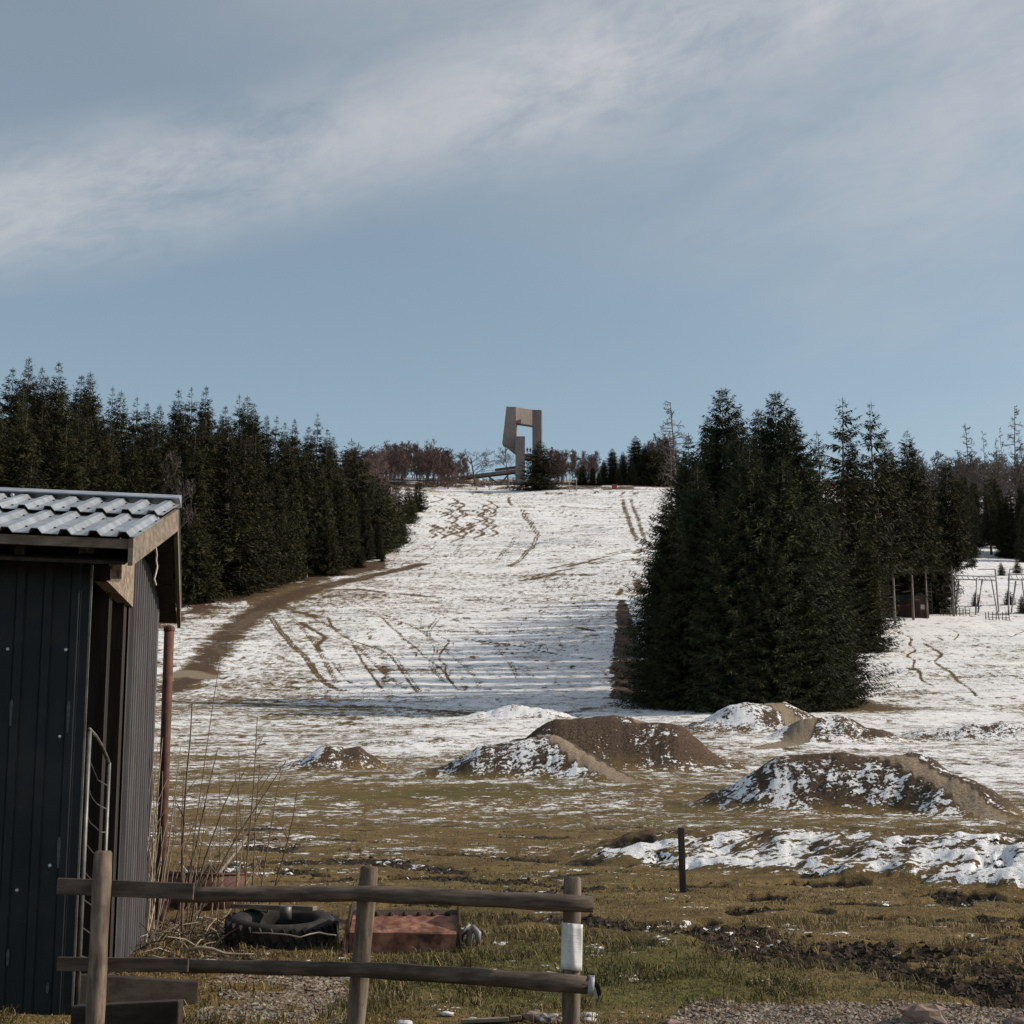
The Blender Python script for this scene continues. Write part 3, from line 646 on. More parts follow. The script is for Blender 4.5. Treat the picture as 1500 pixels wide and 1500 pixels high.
# ================================================================== bare trees
def bare_mesh(H, seed, levels=4, spread=.6, upright=.5, nb=(5, 5, 5, 4), r0=.02, trunk=.35, larch=False, dens=1.0, rmin=.012):
    r = random.Random(seed); tr = MB(); cr = MB()
    def grow(p, d, L, rad, lev, mb):
        n = 4 if lev < 2 else 3; pts = [p.copy()]; q = p.copy(); dd = d.copy()
        for i in range(n):
            wv = (.03 if larch else .09) if lev == 0 else .17; dd = (dd+Vector((r.gauss(0, wv), r.gauss(0, wv), r.gauss(0, .1)+.08*upright))).normalized(); q = q+dd*L/n; pts.append(q.copy())
        mb.tube(pts, [max(rad*(1-.75*i/n), rmin) for i in range(n+1)], 5 if lev == 0 else 3, False)
        if lev >= levels: return
        m = max(2, int(nb[lev]*(.7+.6*r.random())*dens))
        for k in range(m):
            t = (.3+.7*(k+r.random())/m) if lev else (trunk+(1-trunk)*(k+r.random())/m)
            i = min(int(t*n), n-1); pp = pts[i].lerp(pts[i+1], t*n-i)
            a = r.random()*6.283; s = spread*(.7+.6*r.random())
            ax = dd.orthogonal().normalized(); ax.rotate(Matrix.Rotation(a, 3, dd))
            nd = (dd*(1-s*.6)+ax*s+Vector((0, 0, upright*.25))).normalized()
            if larch and lev == 0: nd = Vector((math.cos(a), math.sin(a), r.uniform(-.15, .25))).normalized()
            LL = L*(.42+.25*r.random())*(1.15-.5*t)
            if larch and lev == 0: LL = H*.17*(1.25-t)*(.6+.6*r.random())
            grow(pp, nd, LL, rad*(.5 if lev else .42), lev+1, cr)
    grow(Vector((0, 0, -.3)), Vector((0, 0, 1)), H*(.75 if not larch else 1.0), H*r0, 0, tr)
    return tr, cr
BARE = []
def make_bare(H, seed, mt, bark=None, **kw):
    tr, cr = bare_mesh(H, seed, **kw); BARE.append((H, tr.mesh('trunk', bark or mt, True), cr.mesh('crown', mt))); return len(BARE)-1
B_SH = [make_bare(7, 200+i, M_TWIG, levels=4, spread=.55, upright=.7, nb=(9, 6, 6, 4), r0=.015, trunk=.05, rmin=.022) for i in range(4)]
B_TR = [make_bare(8, 220+i, M_TWIG2, levels=4, spread=.75, upright=.3, nb=(8, 6, 5, 4), r0=.024, trunk=.35, rmin=.018) for i in range(2)]
B_LA = [make_bare(16, 240+i, M_TWIG2, levels=3, spread=.6, upright=.1, nb=(34, 6, 4), r0=.010, trunk=.35, larch=True) for i in range(3)]
B_SN = [make_bare(12, 260, M_TWIG2, levels=2, spread=.6, upright=.1, nb=(7, 3), r0=.010, trunk=.5, larch=True)]
KW = dict(name='bare_tree', lib=BARE)
G7 = 'bare thicket trees left of the ramp'; L7 = 'reddish brown leafless tree in the thicket beside the ramp of the tower'
for i in range(84):
    a = 508+rr.random()*172; Y = 462+rr.random()*40 if a > 560 else 400+rr.random()*90
    tp = float(np.interp(a, [505, 540, 580, 640, 665, 685], [668, 654, 652, 650, 662, 676])) + rr.uniform(-6, 22)
    tree_px(B_SH[i % 4], a, tp, Y, L7, G7, wscale=rr.uniform(.9, 1.3), **KW)
for a, tp in ((636, 636), (590, 640)): tree_px(B_TR[0], a, tp, 478, 'taller grey leafless tree rising from the reddish thicket', 'taller thicket trees', wscale=.8, **KW)
tree_px(B_TR[1], 696, 652, 474, 'lone round leafless tree standing in front of the tower ramp', 'lone tree at ramp', wscale=1.15, **KW)
tree_px(B_TR[0], 744, 650, 500, 'leafless tree half hidden behind the column of the viewing tower', 'tree behind tower', wscale=1.1, **KW)
G8 = 'bare thicket trees right of the tower'; L8 = 'leafless brown tree in the thicket between the lone spruce and hilltop row'
for i in range(30):
    a = 800+rr.random()*80; tree_px(B_SH[i % 4], a, 662+rr.uniform(-8, 18), 474+rr.random()*28, L8, G8, wscale=rr.uniform(.8, 1.1), **KW)
for i in range(12):
    a = 940+rr.random()*45; tree_px(B_SH[i % 4], a, 640+rr.uniform(-10, 20), 480+rr.random()*20, L8, G8, wscale=rr.uniform(.8, 1.1), **KW)
tree_px(B_LA[0], 990, 582, 300, 'slender bare larch rising above the left shoulder of the spruce clump', 'larch by clump', wscale=1.0, name='bare_larch', lib=BARE)
tree_px(B_LA[1], 982, 640, 330, 'reddish bare larch beside the taller slender one', 'low larch', wscale=1.1, name='bare_larch', lib=BARE)
G9 = 'bare trees on the skyline behind the lift'
for a, tp, k, ws in ((1415, 615, B_LA[2], .8), (1441, 628, B_LA[1], .5), (1459, 640, B_LA[0], .5), (1467, 622, B_LA[1], .45), (1480, 592, B_LA[0], .75), (1497, 640, B_LA[2], .6), (1402, 655, B_LA[2], .7)):
    tree_px(k, a, tp, 335, 'thin dead larch on the skyline behind the ski lift forest', G9, wscale=ws, name='bare_larch', lib=BARE)
for i in range(26):
    a = 1335+rr.random()*185; tree_px(B_TR[i % 2], a, 664+rr.uniform(-16, 18), 325+rr.random()*35, 'pale brown leafless tree on the skyline behind the ski lift forest', G9, wscale=1.0, **KW)
for i in range(14):
    a = 520+rr.random()*60; tree_px(B_SH[i % 4], a, 700+rr.uniform(-10, 25), 290+rr.random()*50, 'brown leafless shrub among the young spruces on the slope', 'bare shrubs by the young spruces', wscale=1.0, **KW)
for i in range(9):
    a = 630+rr.random()*90; tree_px(B_SH[i % 4], a, 698+rr.uniform(-4, 4), 455+rr.random()*15, 'low dark heather bush on the snowy hilltop below the thicket', 'low bushes on the hilltop', wscale=2.2, name='low_bush', cat='bush', lib=BARE)
tree_px(B_TR[0], 256, 640, 200, 'thin pale leafless birch in front of the dark forest', 'birch by forest', wscale=.5, **KW)

# ================================================================== hilltop tower and slope furniture
M_TWOOD = mat('weathered_cladding', (.16, .135, .125), (.25, .215, .20), 3.0, .85, .25, .03, (1.6, 1.6, .05), c3=(.11, .095, .09), scale3=.5, amt3=.35)
M_DARKSTEEL = mat('dark_steel', (.05, .05, .055), (.09, .088, .09), 4, .6, 0, metal=.3)
M_GREYSTEEL = mat('galvanised_steel', (.15, .15, .16), (.27, .27, .28), 5, .55, .1, metal=.4)
M_PALEWOOD = mat('pale_raw_wood', (.34, .30, .25), (.55, .50, .44), 9, .8, .3, .004, (1, 1, .15))
M_CLOTH = mat('dark_cloth', (.02, .02, .025), (.05, .045, .05), 9, .9, 0)
M_SKIN = mat('skin', (.35, .2, .14), (.42, .25, .18), 9, .6, 0)
TY = 482.0
tb = P(760, 706, TY); tb.z = gz(tb.x, TY)
tw = thing('viewing_tower', tb, 'tall angular wooden loop shaped viewing tower on the hilltop', 'tower')
bot = gz(tb.x, TY) - 1.5
def pp(lst, Y): return [P(a, b, Y) for a, b in lst]
MB().prism(pp([(755, 639), (769, 639), (769, 712), (755, 712)], 477), (0, 3.0, 0)).build('front_column', M_TWOOD, tw)
MB().prism(pp([(741.8, 595.6), (755.8, 596), (755.8, 657.5), (735.6, 650)], 480.2), (.35, 3.4, 0)).build('left_leg', M_TWOOD, tw)
MB().prism(pp([(742, 652.6), (755.5, 657), (768, 657), (768, 668), (756, 664)], 480.4), (0, 2.8, 0)).build('link_beam', M_TWOOD, tw)
# head beam runs from far left to near right
tl, trr = P(755.2, 596.3, 480.4), P(781, 600.4, 484.6); bl, br = P(755.2, 619.3, 480.4), P(781, 623.2, 484.6)
MB().prism([tl, trr, br, bl], (.2, 2.6, 0)).build('head_beam', M_TWOOD, tw)
MB().prism(pp([(779.5, 600.2), (793.2, 600.6), (793.2, 712), (780.3, 712)], 478.8), (.3, 3.2, 0)).build('right_leg', M_TWOOD, tw)
MB().prism(pp([(768.5, 664.5), (782, 664.5), (782, 672), (768.5, 672)], 479.2), (0, 2.8, 0)).build('platform', M_TWOOD, tw)
for rw in (658.5, 661.5):
    MB().beam(P(769, rw, 479.2), P(780.3, rw, 479.2), .06, .06).build('railing', M_DARKSTEEL, tw)
ramp = MB().prism(pp([(672, 697.5), (755.2, 687.2), (755.2, 691.8), (672, 701.5)], 479.5), (0, 2.4, 0)).build('ramp', M_TWOOD, tw)
MB().prism(pp([(725, 686.5), (755.2, 682.5), (755.2, 686.6), (725, 690.4)], 481.6), (0, .25, 0)).build('parapet', M_TWOOD, ramp)
for a, r0, r1 in ((690, 692, 697), (706, 690, 695), (722, 688, 693), (738, 686, 691)):
    MB().beam(P(a, r0, 479.6), P(a, r1, 479.6), .08, .08, (1, 0, 0)).build('baluster', M_DARKSTEEL, ramp)
MB().beam(P(678, 694.2, 479.6), P(755, 684.5, 479.6), .07, .07).build('handrail', M_DARKSTEEL, ramp)
for a0, r0, a1, r1 in ((713, 696.5, 731, 707), (748, 691, 733, 707)):
    MB().beam(P(a0, r0, 480.5), P(a1, r1+2, 480.5), .4, .4, (0, 1, 0)).build('strut', M_TWOOD, tw)
def person(loc, rz, s, label):
    me = bpy.data.meshes.new('person')
    V = [(0, 0, .92), (0, 0, 1.15), (0, 0, 1.40), (0, 0, 1.50), (0, .01, 1.60), (0, .02, 1.70),
         (.10, 0, .86), (.11, .02, .48), (.11, -.02, .08), (.11, .12, .03), (-.10, 0, .86), (-.12, .02, .48), (-.12, -.02, .08), (-.12, .12, .03),
         (.19, 0, 1.40), (.25, .02, 1.14), (.22, .14, .95), (.22, .18, .86), (-.19, 0, 1.40), (-.25, .02, 1.14), (-.22, .14, .95), (-.22, .18, .86)]
    E = [(0, 1), (1, 2), (2, 3), (3, 4), (4, 5), (0, 6), (6, 7), (7, 8), (8, 9), (0, 10), (10, 11), (11, 12), (12, 13), (2, 14), (14, 15), (15, 16), (16, 17), (2, 18), (18, 19), (19, 20), (20, 21)]
    Rd = [.16, .15, .16, .065, .10, .085, .105, .075, .05, .045, .105, .075, .05, .045, .075, .055, .045, .04, .075, .055, .045, .04]
    me.from_pydata([(a*s, b*s, c*s) for a, b, c in V], E, []); o = bpy.data.objects.new('person', me); COL.objects.link(o)
    md = o.modifiers.new('skin', 'SKIN'); md.use_smooth_shade = True
    for i, v in enumerate(me.skin_vertices[0].data if me.skin_vertices else []): v.radius = (Rd[i]*s, Rd[i]*s*.8)
    if not me.skin_vertices:
        pass
    sb_ = o.modifiers.new('sub', 'SUBSURF'); sb_.levels = sb_.render_levels = 1
    me.materials.append(M_CLOTH); o.location = loc; o.rotation_euler = (0, 0, rz); tag(o, label, 'person')
    for h, rr_, nm in ((1.65, .105, 'head'),):
        hb = MB().lathe([(0, -.13), (.06, -.12), (.085, -.06), (.10, .02), (.085, .09), (.04, .125), (0, .13)], (0, .02, 1.64*s), 12)
        hd = hb.build('head', M_SKIN, o, True); OFF[hd] = Vector((0, 0, 0))
    return o
for a, rz, s, lb in ((772.5, .4, 1.0, 'person in dark jacket on tower platform beside the front column'), (776.8, -.5, .97, 'person in dark clothes on tower platform beside the right leg')):
    q = P(a, 664.4, 480.6); person((q.x, 480.6, q.z), rz, s, lb)
# small white notice frame by the ramp
o = thing('notice_frame', (P(748, 706, 476).x, 476, gz(P(748, 706, 476).x, 476)), 'small pale notice frame standing under the tower ramp', 'sign')
b0 = OFF[o]
for dx_ in (-.45, .45): MB().beam(b0+Vector((dx_, 0, -.1)), b0+Vector((dx_, 0, 1.9)), .12, .12, (1, 0, 0)).build('post', M_PALEWOOD, o)
MB().box(b0+Vector((0, 0, 1.35)), (.8, .06, .7)).build('board', M_PALEWOOD, o)
# pale wooden start gate at the top of the run
q = P(839.5, 719, 447); q.z = gz(q.x, 447)
o = thing('start_gate', q, 'pale timber gate frame with diagonal brace at the top of the run', 'gate')
def up(px_, dz, Y=447): X = P(px_, 715, Y).x; return Vector((X, Y, gz(X, Y)+dz))
MB().beam(up(834, -.2), up(834, 3.6), .22, .22, (1, 0, 0)).build('post', M_PALEWOOD, o); MB().beam(up(844.5, -.2), up(844.5, 3.6), .22, .22, (1, 0, 0)).build('post', M_PALEWOOD, o)
MB().beam(up(833, 3.0), up(846, 3.0), .2, .22).build('crossbar', M_PALEWOOD, o); MB().beam(up(834, 1.0, 446.8), up(844.5, .15, 446.8), .14, .18).build('brace', M_PALEWOOD, o)
MB().beam(up(845, 1.1), up(869, .15), .16, .2).build('rail', M_PALEWOOD, o)
# red box
q = P(900, 718, 449); q.z = gz(q.x, 449); M_RED = mat('faded_red_paint', (.28, .05, .035), (.38, .09, .06), 6, .6, 0)
o = thing('supply_box', q, 'small faded red box on the snow at the hilltop', 'box')
MB().box(q+Vector((0, 0, .45)), (1.3, .8, 1.1)).build('body', M_RED, o, bevel=.03); MB().box(q+Vector((0, 0, 1.05)), (1.42, .9, .1)).build('lid', M_RED, o)
# thin marker poles
for a, r0, r1, lb in ((450, 846, 828, 'thin pale marker pole at the edge of the spruce forest'), (942, 1022, 1006, 'thin grey marker pole beside the brown earth strip')):
    g = ground(a, r0, 50); q = Vector((g[0], g[1], gz(*g)))
    o = thing('marker_pole', q, lb, 'pole'); t2 = P(a, r1, g[1])
    MB().tube([q-Vector((0, 0, .2)), (q+t2)/2, t2], [.045, .042, .04], 6).build('shaft', M_PALEWOOD if a < 500 else M_DARKSTEEL, o); MB().tube([t2-Vector((0, 0, .12)), t2+Vector((0, 0, .02))], .055, 6).build('cap', M_DARKSTEEL, o)

# ------------------------------------------------------------------ ski lift and hut
def gp(px_, Y, dz=0): X = P(px_, 900, Y).x; return Vector((X, Y, gz(X, Y)+dz))
def lift(name, label, legs, bars, org):
    o = thing(name, org, label, 'ski lift', 'ski lift frames')
    for nm, a, r0, Y0, a1, r1, Y1 in legs:
        p0 = gp(a1, Y1, -.3); MB().tube([P(a, r0, Y0), p0], [.09, .10], 6).build(nm, M_GREYSTEEL, o)
    for a, r0, Y0, a1, r1, Y1, rad in bars: MB().tube([P(a, r0, Y0), P(a1, r1, Y1)], rad, 5).build('crossbeam', M_GREYSTEEL, o)
    return o
LY = 190
o = lift('ski_lift', 'grey steel lift frame on splayed legs beside the hut', [('leg', 1397, 843, LY, 1401, 0, LY), ('leg', 1405, 848, LY+2, 1399, 0, LY+1), ('leg', 1431, 847, LY, 1429, 0, LY-2), ('leg', 1439, 848, LY+2, 1432, 0, LY), ('leg', 1452.5, 849, LY+1, 1462, 0, LY), ('leg', 1458, 834, LY+2, 1463.5, 0, LY+1)],
     [(1396, 843, LY, 1459, 845, LY, .06), (1396, 848.5, LY, 1459, 850, LY, .06), (1432, 834, LY+2, 1458.5, 834, LY+2, .05)]+[(1400+8*i, 843.2, LY, 1404+8*i, 849, LY, .035) for i in range(7)], gp(1430, LY))
o2 = lift('ski_lift', 'grey steel lift frame with high top bar farther from the hut', [('leg', 1478, 841, LY-1, 1477, 0, LY-2), ('leg', 1488, 851, LY, 1480.5, 0, LY-1), ('leg', 1497, 848, LY, 1504, 0, LY-1), ('leg', 1515, 848, LY, 1512, 0, LY-1)],
     [(1476, 842, LY-1, 1530, 841, LY-1, .06), (1476, 849, LY-1, 1530, 850, LY-1, .06), (1479, 834, LY-1, 1530, 834, LY-1, .05), (1479, 834, LY-1, 1478, 842, LY-1, .05)]+[(1480+8*i, 842, LY-1, 1484+8*i, 849.4, LY-1, .035) for i in range(5)], gp(1490, LY))
o = thing('lift_post', gp(1398, 188), 'curved steel lamp arm post beside the lift frame', 'post')
MB().tube([gp(1400, 188, -.3), P(1395, 878, 188), P(1392.5, 862, 188), P(1390.5, 858.5, 188), P(1379, 858, 188)], [.09, .08, .07, .07, .05], 6).build('arm', M_DARKSTEEL, o)
MB().tube([P(1380, 858, 188), P(1380, 866, 188)], [.09, .05], 6).build('lamp_head', M_DARKSTEEL, o)
for lb, a0, a1, Y in (('low wooden picket fence below the first lift frame', 1378, 1420, 186.5), ('low wooden picket fence in front of the farther lift frame', 1444, 1478, 183)):
    o = thing('picket_fence', gp(a0, Y), lb, 'fence')
    n = int((a1-a0)/4.5)
    for i in range(n+1):
        a = a0+(a1-a0)*i/n; h = .75+.35*rr.random(); b_ = gp(a, Y, -.15); MB().beam(b_, b_+Vector((rr.uniform(-.12, .12), 0, h+.15)), .09, .06, (1, 0, 0)).build('picket', M_BARK, o)
    for h in (.3, .62): MB().tube([gp(a0, Y+.06, h), gp((a0+a1)/2, Y+.06, h-.06), gp(a1, Y+.06, h)], .03, 4).build('rail', M_BARK, o)
M_HUT = mat('dark_stained_boards', (.020, .012, .009), (.045, .026, .018), 8, .8, .3, .01, (1, 1, .1)); M_HUTF = mat('red_brown_boards', (.055, .03, .024), (.10, .055, .042), 8, .8, .3, .01, (1, 1, .1))
M_ROOFD = mat('dark_felt_roof', (.025, .022, .02), (.05, .045, .04), 4, .9, .2)
hq = gp(1340, 184); o = thing('ski_hut', hq, 'low dark wooden hut with gabled roof under the trees', 'hut')
zf = hq.z; A_ = gp(1337, 183.2).x; B_ = gp(1361, 183.2).x
MB().prism([(A_, 183.2, zf-.4), (B_, 183.2, zf-.4), (B_, 183.2, zf+1.75), ((A_+B_)/2, 183.2, zf+2.35), (A_, 183.2, zf+1.75)], (-3.0, 3.2, 0)).build('wall', M_HUTF, o)
rf = MB(); mid = (A_+B_)/2
for s_, xe in ((-1, A_-.35), (1, B_+.35)):
    rf.prism([(mid, 182.8, zf+2.42), (xe, 182.8, zf+1.68), (xe, 182.8, zf+1.58), (mid, 182.8, zf+2.32)], (-3.3, 3.8, 0))
rf.build('roof', M_ROOFD, o)
MB().box((A_+.62*(B_-A_), 183.16, zf+.95), (.42, .06, .5)).build('window', M_PALEWOOD, o); MB().box((A_+.25*(B_-A_), 183.16, zf+.75), (.5, .06, 1.5)).build('door', M_HUT, o)
MB().box((A_-2.6, 185.2, zf+.7), (3.0, 1.4, 1.6)).build('side_shed', M_HUT, o)
o = thing('ladder', gp(1363.5, 187), 'short dark ladder leaning upright behind the hut', 'ladder')
for d_ in (-.18, .18): MB().tube([gp(1363.5, 187)+Vector((d_, 0, -.1)), gp(1363.5, 187)+Vector((d_, .1, 3.6))], .04, 5).build('rail', M_DARKSTEEL, o)
for i in range(8): MB().tube([gp(1363.5, 187)+Vector((-.18, .05, .4+.4*i)), gp(1363.5, 187)+Vector((.18, .05, .4+.4*i))], .03, 4).build('rung', M_DARKSTEEL, o)

# ================================================================== the shed
AL = R(5); C0 = Vector((-2.715, 11.3, 0)); UL = Vector((-math.cos(AL), -math.sin(AL), 0)); VB = Vector((-math.sin(AL), math.cos(AL), 0)); UZ = Vector((0, 0, 1))
def sh(u, v, z): return C0 + UL*u + VB*v + UZ*z           # u: along the front wall away from the corner, v: towards the back
zg = gz(C0.x, C0.y)
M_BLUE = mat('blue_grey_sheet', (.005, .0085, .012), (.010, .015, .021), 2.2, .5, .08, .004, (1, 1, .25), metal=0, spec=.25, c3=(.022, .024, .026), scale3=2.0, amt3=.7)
M_GREYS = mat('weathered_fluted_wall', (.040, .038, .043), (.105, .10, .108), 16, .7, .35, .004, (1, 1, .05), c3=(.055, .045, .042), scale3=3.5, amt3=.55)
M_ROOF = mat('galvanised_roof', (.27, .30, .34), (.42, .455, .50), 5, .40, .12, .003, (1, 1, 1), metal=.35, spec=.5, c3=(.20, .175, .16), scale3=6, amt3=.45)
M_ROUGH = mat('rough_sawn_wood', (.11, .085, .066), (.36, .295, .235), 38, .9, .7, .006, (1, 1, .35), c3=(.07, .05, .04), scale3=20, amt3=.6)
M_TRIM = mat('grey_trim_wood', (.11, .088, .068), (.24, .20, .16), 18, .9, .5, .004, (.3, .3, 1), c3=(.09, .075, .06), scale3=6, amt3=.6)
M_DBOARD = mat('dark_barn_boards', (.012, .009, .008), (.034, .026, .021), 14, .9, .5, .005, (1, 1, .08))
M_WIRE = mat('galvanised_wire', (.10, .10, .095), (.20, .195, .185), 9, .5, 0, metal=.5)
M_SCREW = mat('bright_screw', (.45, .47, .5), (.6, .62, .65), 9, .35, 0, metal=.6)
shed = thing('barn_shed', (C0.x, C0.y, zg), 'blue grey corrugated metal shed with ribbed tin roof and open end bay', 'shed')
def corr(f, nper, per, prof, z0, z1, out):
    """ribbed sheet: f(s) base point along the wall, out: outward vector; prof: (fraction, depth) within one period"""
    mb = MB(); pts = []
    for i in range(nper):
        for a, d in prof: pts.append((per*(i+a), d))
    pts.append((per*nper, prof[0][1]))
    zz = [z0+(z1-z0)*k/3 for k in range(4)]
    vs = [f(s_)+out*d+UZ*z_ for z_ in zz for s_, d in pts]; n = len(pts)
    fs = [(k*n+i, k*n+i+1, (k+1)*n+i+1, (k+1)*n+i) for k in range(3) for i in range(n-1)]
    return mb.add(vs, fs)
TRAP = [(0, 0), (.30, 0), (.38, .022), (.62, .022), (.70, 0)]
ze = P(205, 783, 10.93).z; zr = P(262, 732, 13.45).z-.075; ze -= .035; zbk = P(270, 890, 15.55).z
FN = -VB
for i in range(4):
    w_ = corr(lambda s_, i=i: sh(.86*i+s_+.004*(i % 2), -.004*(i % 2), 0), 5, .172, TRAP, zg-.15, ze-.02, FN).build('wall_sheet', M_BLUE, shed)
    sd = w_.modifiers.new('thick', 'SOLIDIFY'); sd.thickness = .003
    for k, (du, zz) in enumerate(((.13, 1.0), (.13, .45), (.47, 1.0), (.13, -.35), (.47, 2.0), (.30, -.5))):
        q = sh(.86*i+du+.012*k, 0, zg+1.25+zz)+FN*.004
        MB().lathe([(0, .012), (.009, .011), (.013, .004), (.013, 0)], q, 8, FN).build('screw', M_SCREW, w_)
MB().beam(sh(-.012, -.012, zg-.2), sh(-.012, -.012, ze-.1), .012, .012, (1, 0, 0)).build('corner_trim', M_WIRE, shed)
M_STREAK = mat('lime_streak', (.035, .045, .055), (.075, .09, .10), 30, .6, 0)
def front(px_, row_):
    dx, fy, fz = ray(px_, row_); d_ = Vector((dx, fy, fz)); tt = (C0+FN*.026-Vector((0, 0, CZ))).dot(FN)/d_.dot(FN); return Vector((0, 0, CZ))+d_*tt
for a, r0, L_ in ((17, 1024, .17), (101, 1027, .20), (87, 1226, .19), (12, 1390, .1), (70, 1440, .06)):
    q = front(a, r0); MB().prism([q+UL*-.004, q+UL*.004, q+UL*.011-UZ*.03, q+UL*.006-UZ*L_, q-UL*.004-UZ*L_, q-UL*.010-UZ*.03], VB*.004).build('drip_streak', M_STREAK, shed)
# grey fluted side wall (far part of the open end)
FL = [(0, 0), (.35, 0), (.45, .034), (.80, .034)]
topw = P(215, 826, 14.1).z
gw = corr(lambda s_: sh(0, 2.0+s_, 0), 12, .14, FL, gz(*sh(0, 2.8, 0)[:2])-.2, topw, -UL).build('side_wall', M_GREYS, shed); gw.modifiers.new('thick', 'SOLIDIFY').thickness = .004
MB().beam(sh(-.02, 3.69, zg-.1), sh(-.02, 3.69, topw-.25), .03, .03, (1, 0, 0)).build('corner_trim', M_WIRE, gw)
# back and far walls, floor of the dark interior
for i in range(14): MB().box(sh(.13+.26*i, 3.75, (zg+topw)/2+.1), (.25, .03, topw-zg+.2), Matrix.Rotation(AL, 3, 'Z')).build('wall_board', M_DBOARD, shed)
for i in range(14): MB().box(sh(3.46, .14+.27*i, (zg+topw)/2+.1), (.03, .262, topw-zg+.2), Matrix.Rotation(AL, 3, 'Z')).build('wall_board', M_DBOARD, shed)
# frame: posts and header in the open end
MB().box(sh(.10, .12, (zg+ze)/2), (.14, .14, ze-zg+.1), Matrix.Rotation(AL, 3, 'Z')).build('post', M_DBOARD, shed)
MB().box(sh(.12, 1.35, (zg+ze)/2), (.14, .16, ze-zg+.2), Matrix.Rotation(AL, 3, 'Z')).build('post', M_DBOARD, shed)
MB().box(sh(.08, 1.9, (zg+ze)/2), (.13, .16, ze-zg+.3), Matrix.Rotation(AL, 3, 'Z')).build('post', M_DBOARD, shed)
# rough sawn header beam and added board, shaped like the sunlit patch (faces the open side)
def side(px_, row_, o=0.03):                    # point on the plane of the open end seen at this pixel
    dx, fy, fz = ray(px_, row_); p0 = C0 - UL*o; n_ = UL; d = Vector((dx, fy, fz)); tt = (p0-Vector((0, 0, CZ))).dot(n_)/d.dot(n_)
    return Vector((0, 0, CZ))+d*tt
MB().prism([side(138, 787), side(203, 787), side(203, 806), side(198, 813), side(178, 811), side(138, 811)], UL*.10).build('header_beam', M_ROUGH, shed)
MB().prism([side(179, 812, .02), side(199, 812, .02), side(196.5, 891, .02), side(158, 852, .02), side(174, 853, .02), side(178, 848, .02)], UL*.09).build('lit_patch_board', M_ROUGH, shed)
MB().tube([side(186, 810, .10), side(204, 799, .12)], [.028, .024], 7).build('peg', M_ROUGH, shed)
# roof: two courses of ribbed sheets on each pitch
def roofp(u, v):
    if v <= 2.2: z_ = ze + (zr-ze)*(v+.4)/2.6
    else: z_ = zr + (zbk-zr)*(v-2.2)/2.1
    if v > 2.2 and u < 0: u = u*(1-.5*(v-2.2)/2.1)
    return sh(u, v, z_) + UZ*(u*.028)
RT = [(0, 0), (.16, 0), (.32, .032), (.54, .032), (.62, 0)]
def sheet(u0, nper, per, v0, v1, dz):
    pts = []
    for i in range(nper):
        for a, d in RT: pts.append((u0+per*(i+a), d))
    pts.append((u0+per*nper, 0)); n = len(pts); vs = []
    for k in range(2):
        v = (v0, v1)[k]
        for uu, d in pts: vs.append(roofp(uu, v)+UZ*(d+dz))
    o = MB().add(vs, [(i, i+1, n+i+1, n+i) for i in range(n-1)]).build('roof_sheet', M_ROOF, shed)
    o.modifiers.new('thick', 'SOLIDIFY').thickness = .004
    for i in range(nper):
        for fv in (.25, .8): MB().lathe([(0, .012), (.011, .008), (.012, 0)], roofp(u0+per*(i+.08), v0+(v1-v0)*fv)+UZ*(dz+.002), 6).build('screw', M_DARKSTEEL, o)
for j, u0 in enumerate((-.33, .57, 1.47, 2.37)):
    sheet(u0, 5, .18, -.46, 1.10, .03+.001*j); sheet(u0, 5, .18, 1.0, 2.16, .062+.001*j)
    sheet(u0, 5, .18, 2.24, 4.35, .03+.001*j)
MB().prism([roofp(-.34, 2.06)+UZ*.115, roofp(-.34, 2.34)+UZ*.09, roofp(-.34, 2.34)+UZ*.098, roofp(-.34, 2.2)+UZ*.135, roofp(-.34, 2.06)+UZ*.123], (roofp(3.3, 2.2)-roofp(-.34, 2.2))).build('ridge_cap', M_ROOF, shed)
MB().beam(roofp(-.29, -.40)-UZ*.02, roofp(3.3, -.40)-UZ*.02, .035, .06).build('fascia_board', M_TRIM, shed)
for va, vb, hh in ((-.44, 2.2, .15), (2.2, 4.36, .15)):
    a_, b_ = roofp(-.32, va), roofp(-.32, vb)
    MB().prism([a_+UZ*.02, b_+UZ*.02, b_-UZ*hh, a_-UZ*hh], UL*.03).build('verge_board', M_TRIM, shed)
for uu in (.4, 1.2, 2.0, 2.8):
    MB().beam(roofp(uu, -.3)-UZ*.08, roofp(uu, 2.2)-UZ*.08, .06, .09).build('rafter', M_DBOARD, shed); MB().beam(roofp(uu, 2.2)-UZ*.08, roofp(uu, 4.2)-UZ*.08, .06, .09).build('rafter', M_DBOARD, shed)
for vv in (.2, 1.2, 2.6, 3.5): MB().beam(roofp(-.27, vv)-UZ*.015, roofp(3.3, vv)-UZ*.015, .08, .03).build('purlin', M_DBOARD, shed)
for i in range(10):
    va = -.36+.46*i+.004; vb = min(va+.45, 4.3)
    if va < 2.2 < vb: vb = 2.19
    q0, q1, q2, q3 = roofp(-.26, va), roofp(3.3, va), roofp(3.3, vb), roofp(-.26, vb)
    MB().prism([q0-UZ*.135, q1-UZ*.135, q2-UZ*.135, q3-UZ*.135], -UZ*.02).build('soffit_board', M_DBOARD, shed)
# rope end hanging from the verge
rp = [roofp(-.31, .9)-UZ*.02]
for i in range(9): rp.append(rp[-1]+Vector((rr.uniform(-.02, .02), rr.uniform(-.02, .02), -.045)))
o = MB().tube(rp, [.008]*10, 5).build('hanging_rope', M_PALEWOOD, None, True, origin=rp[0]); tag(o, 'short frayed rope hanging from the verge of the shed roof', 'rope')
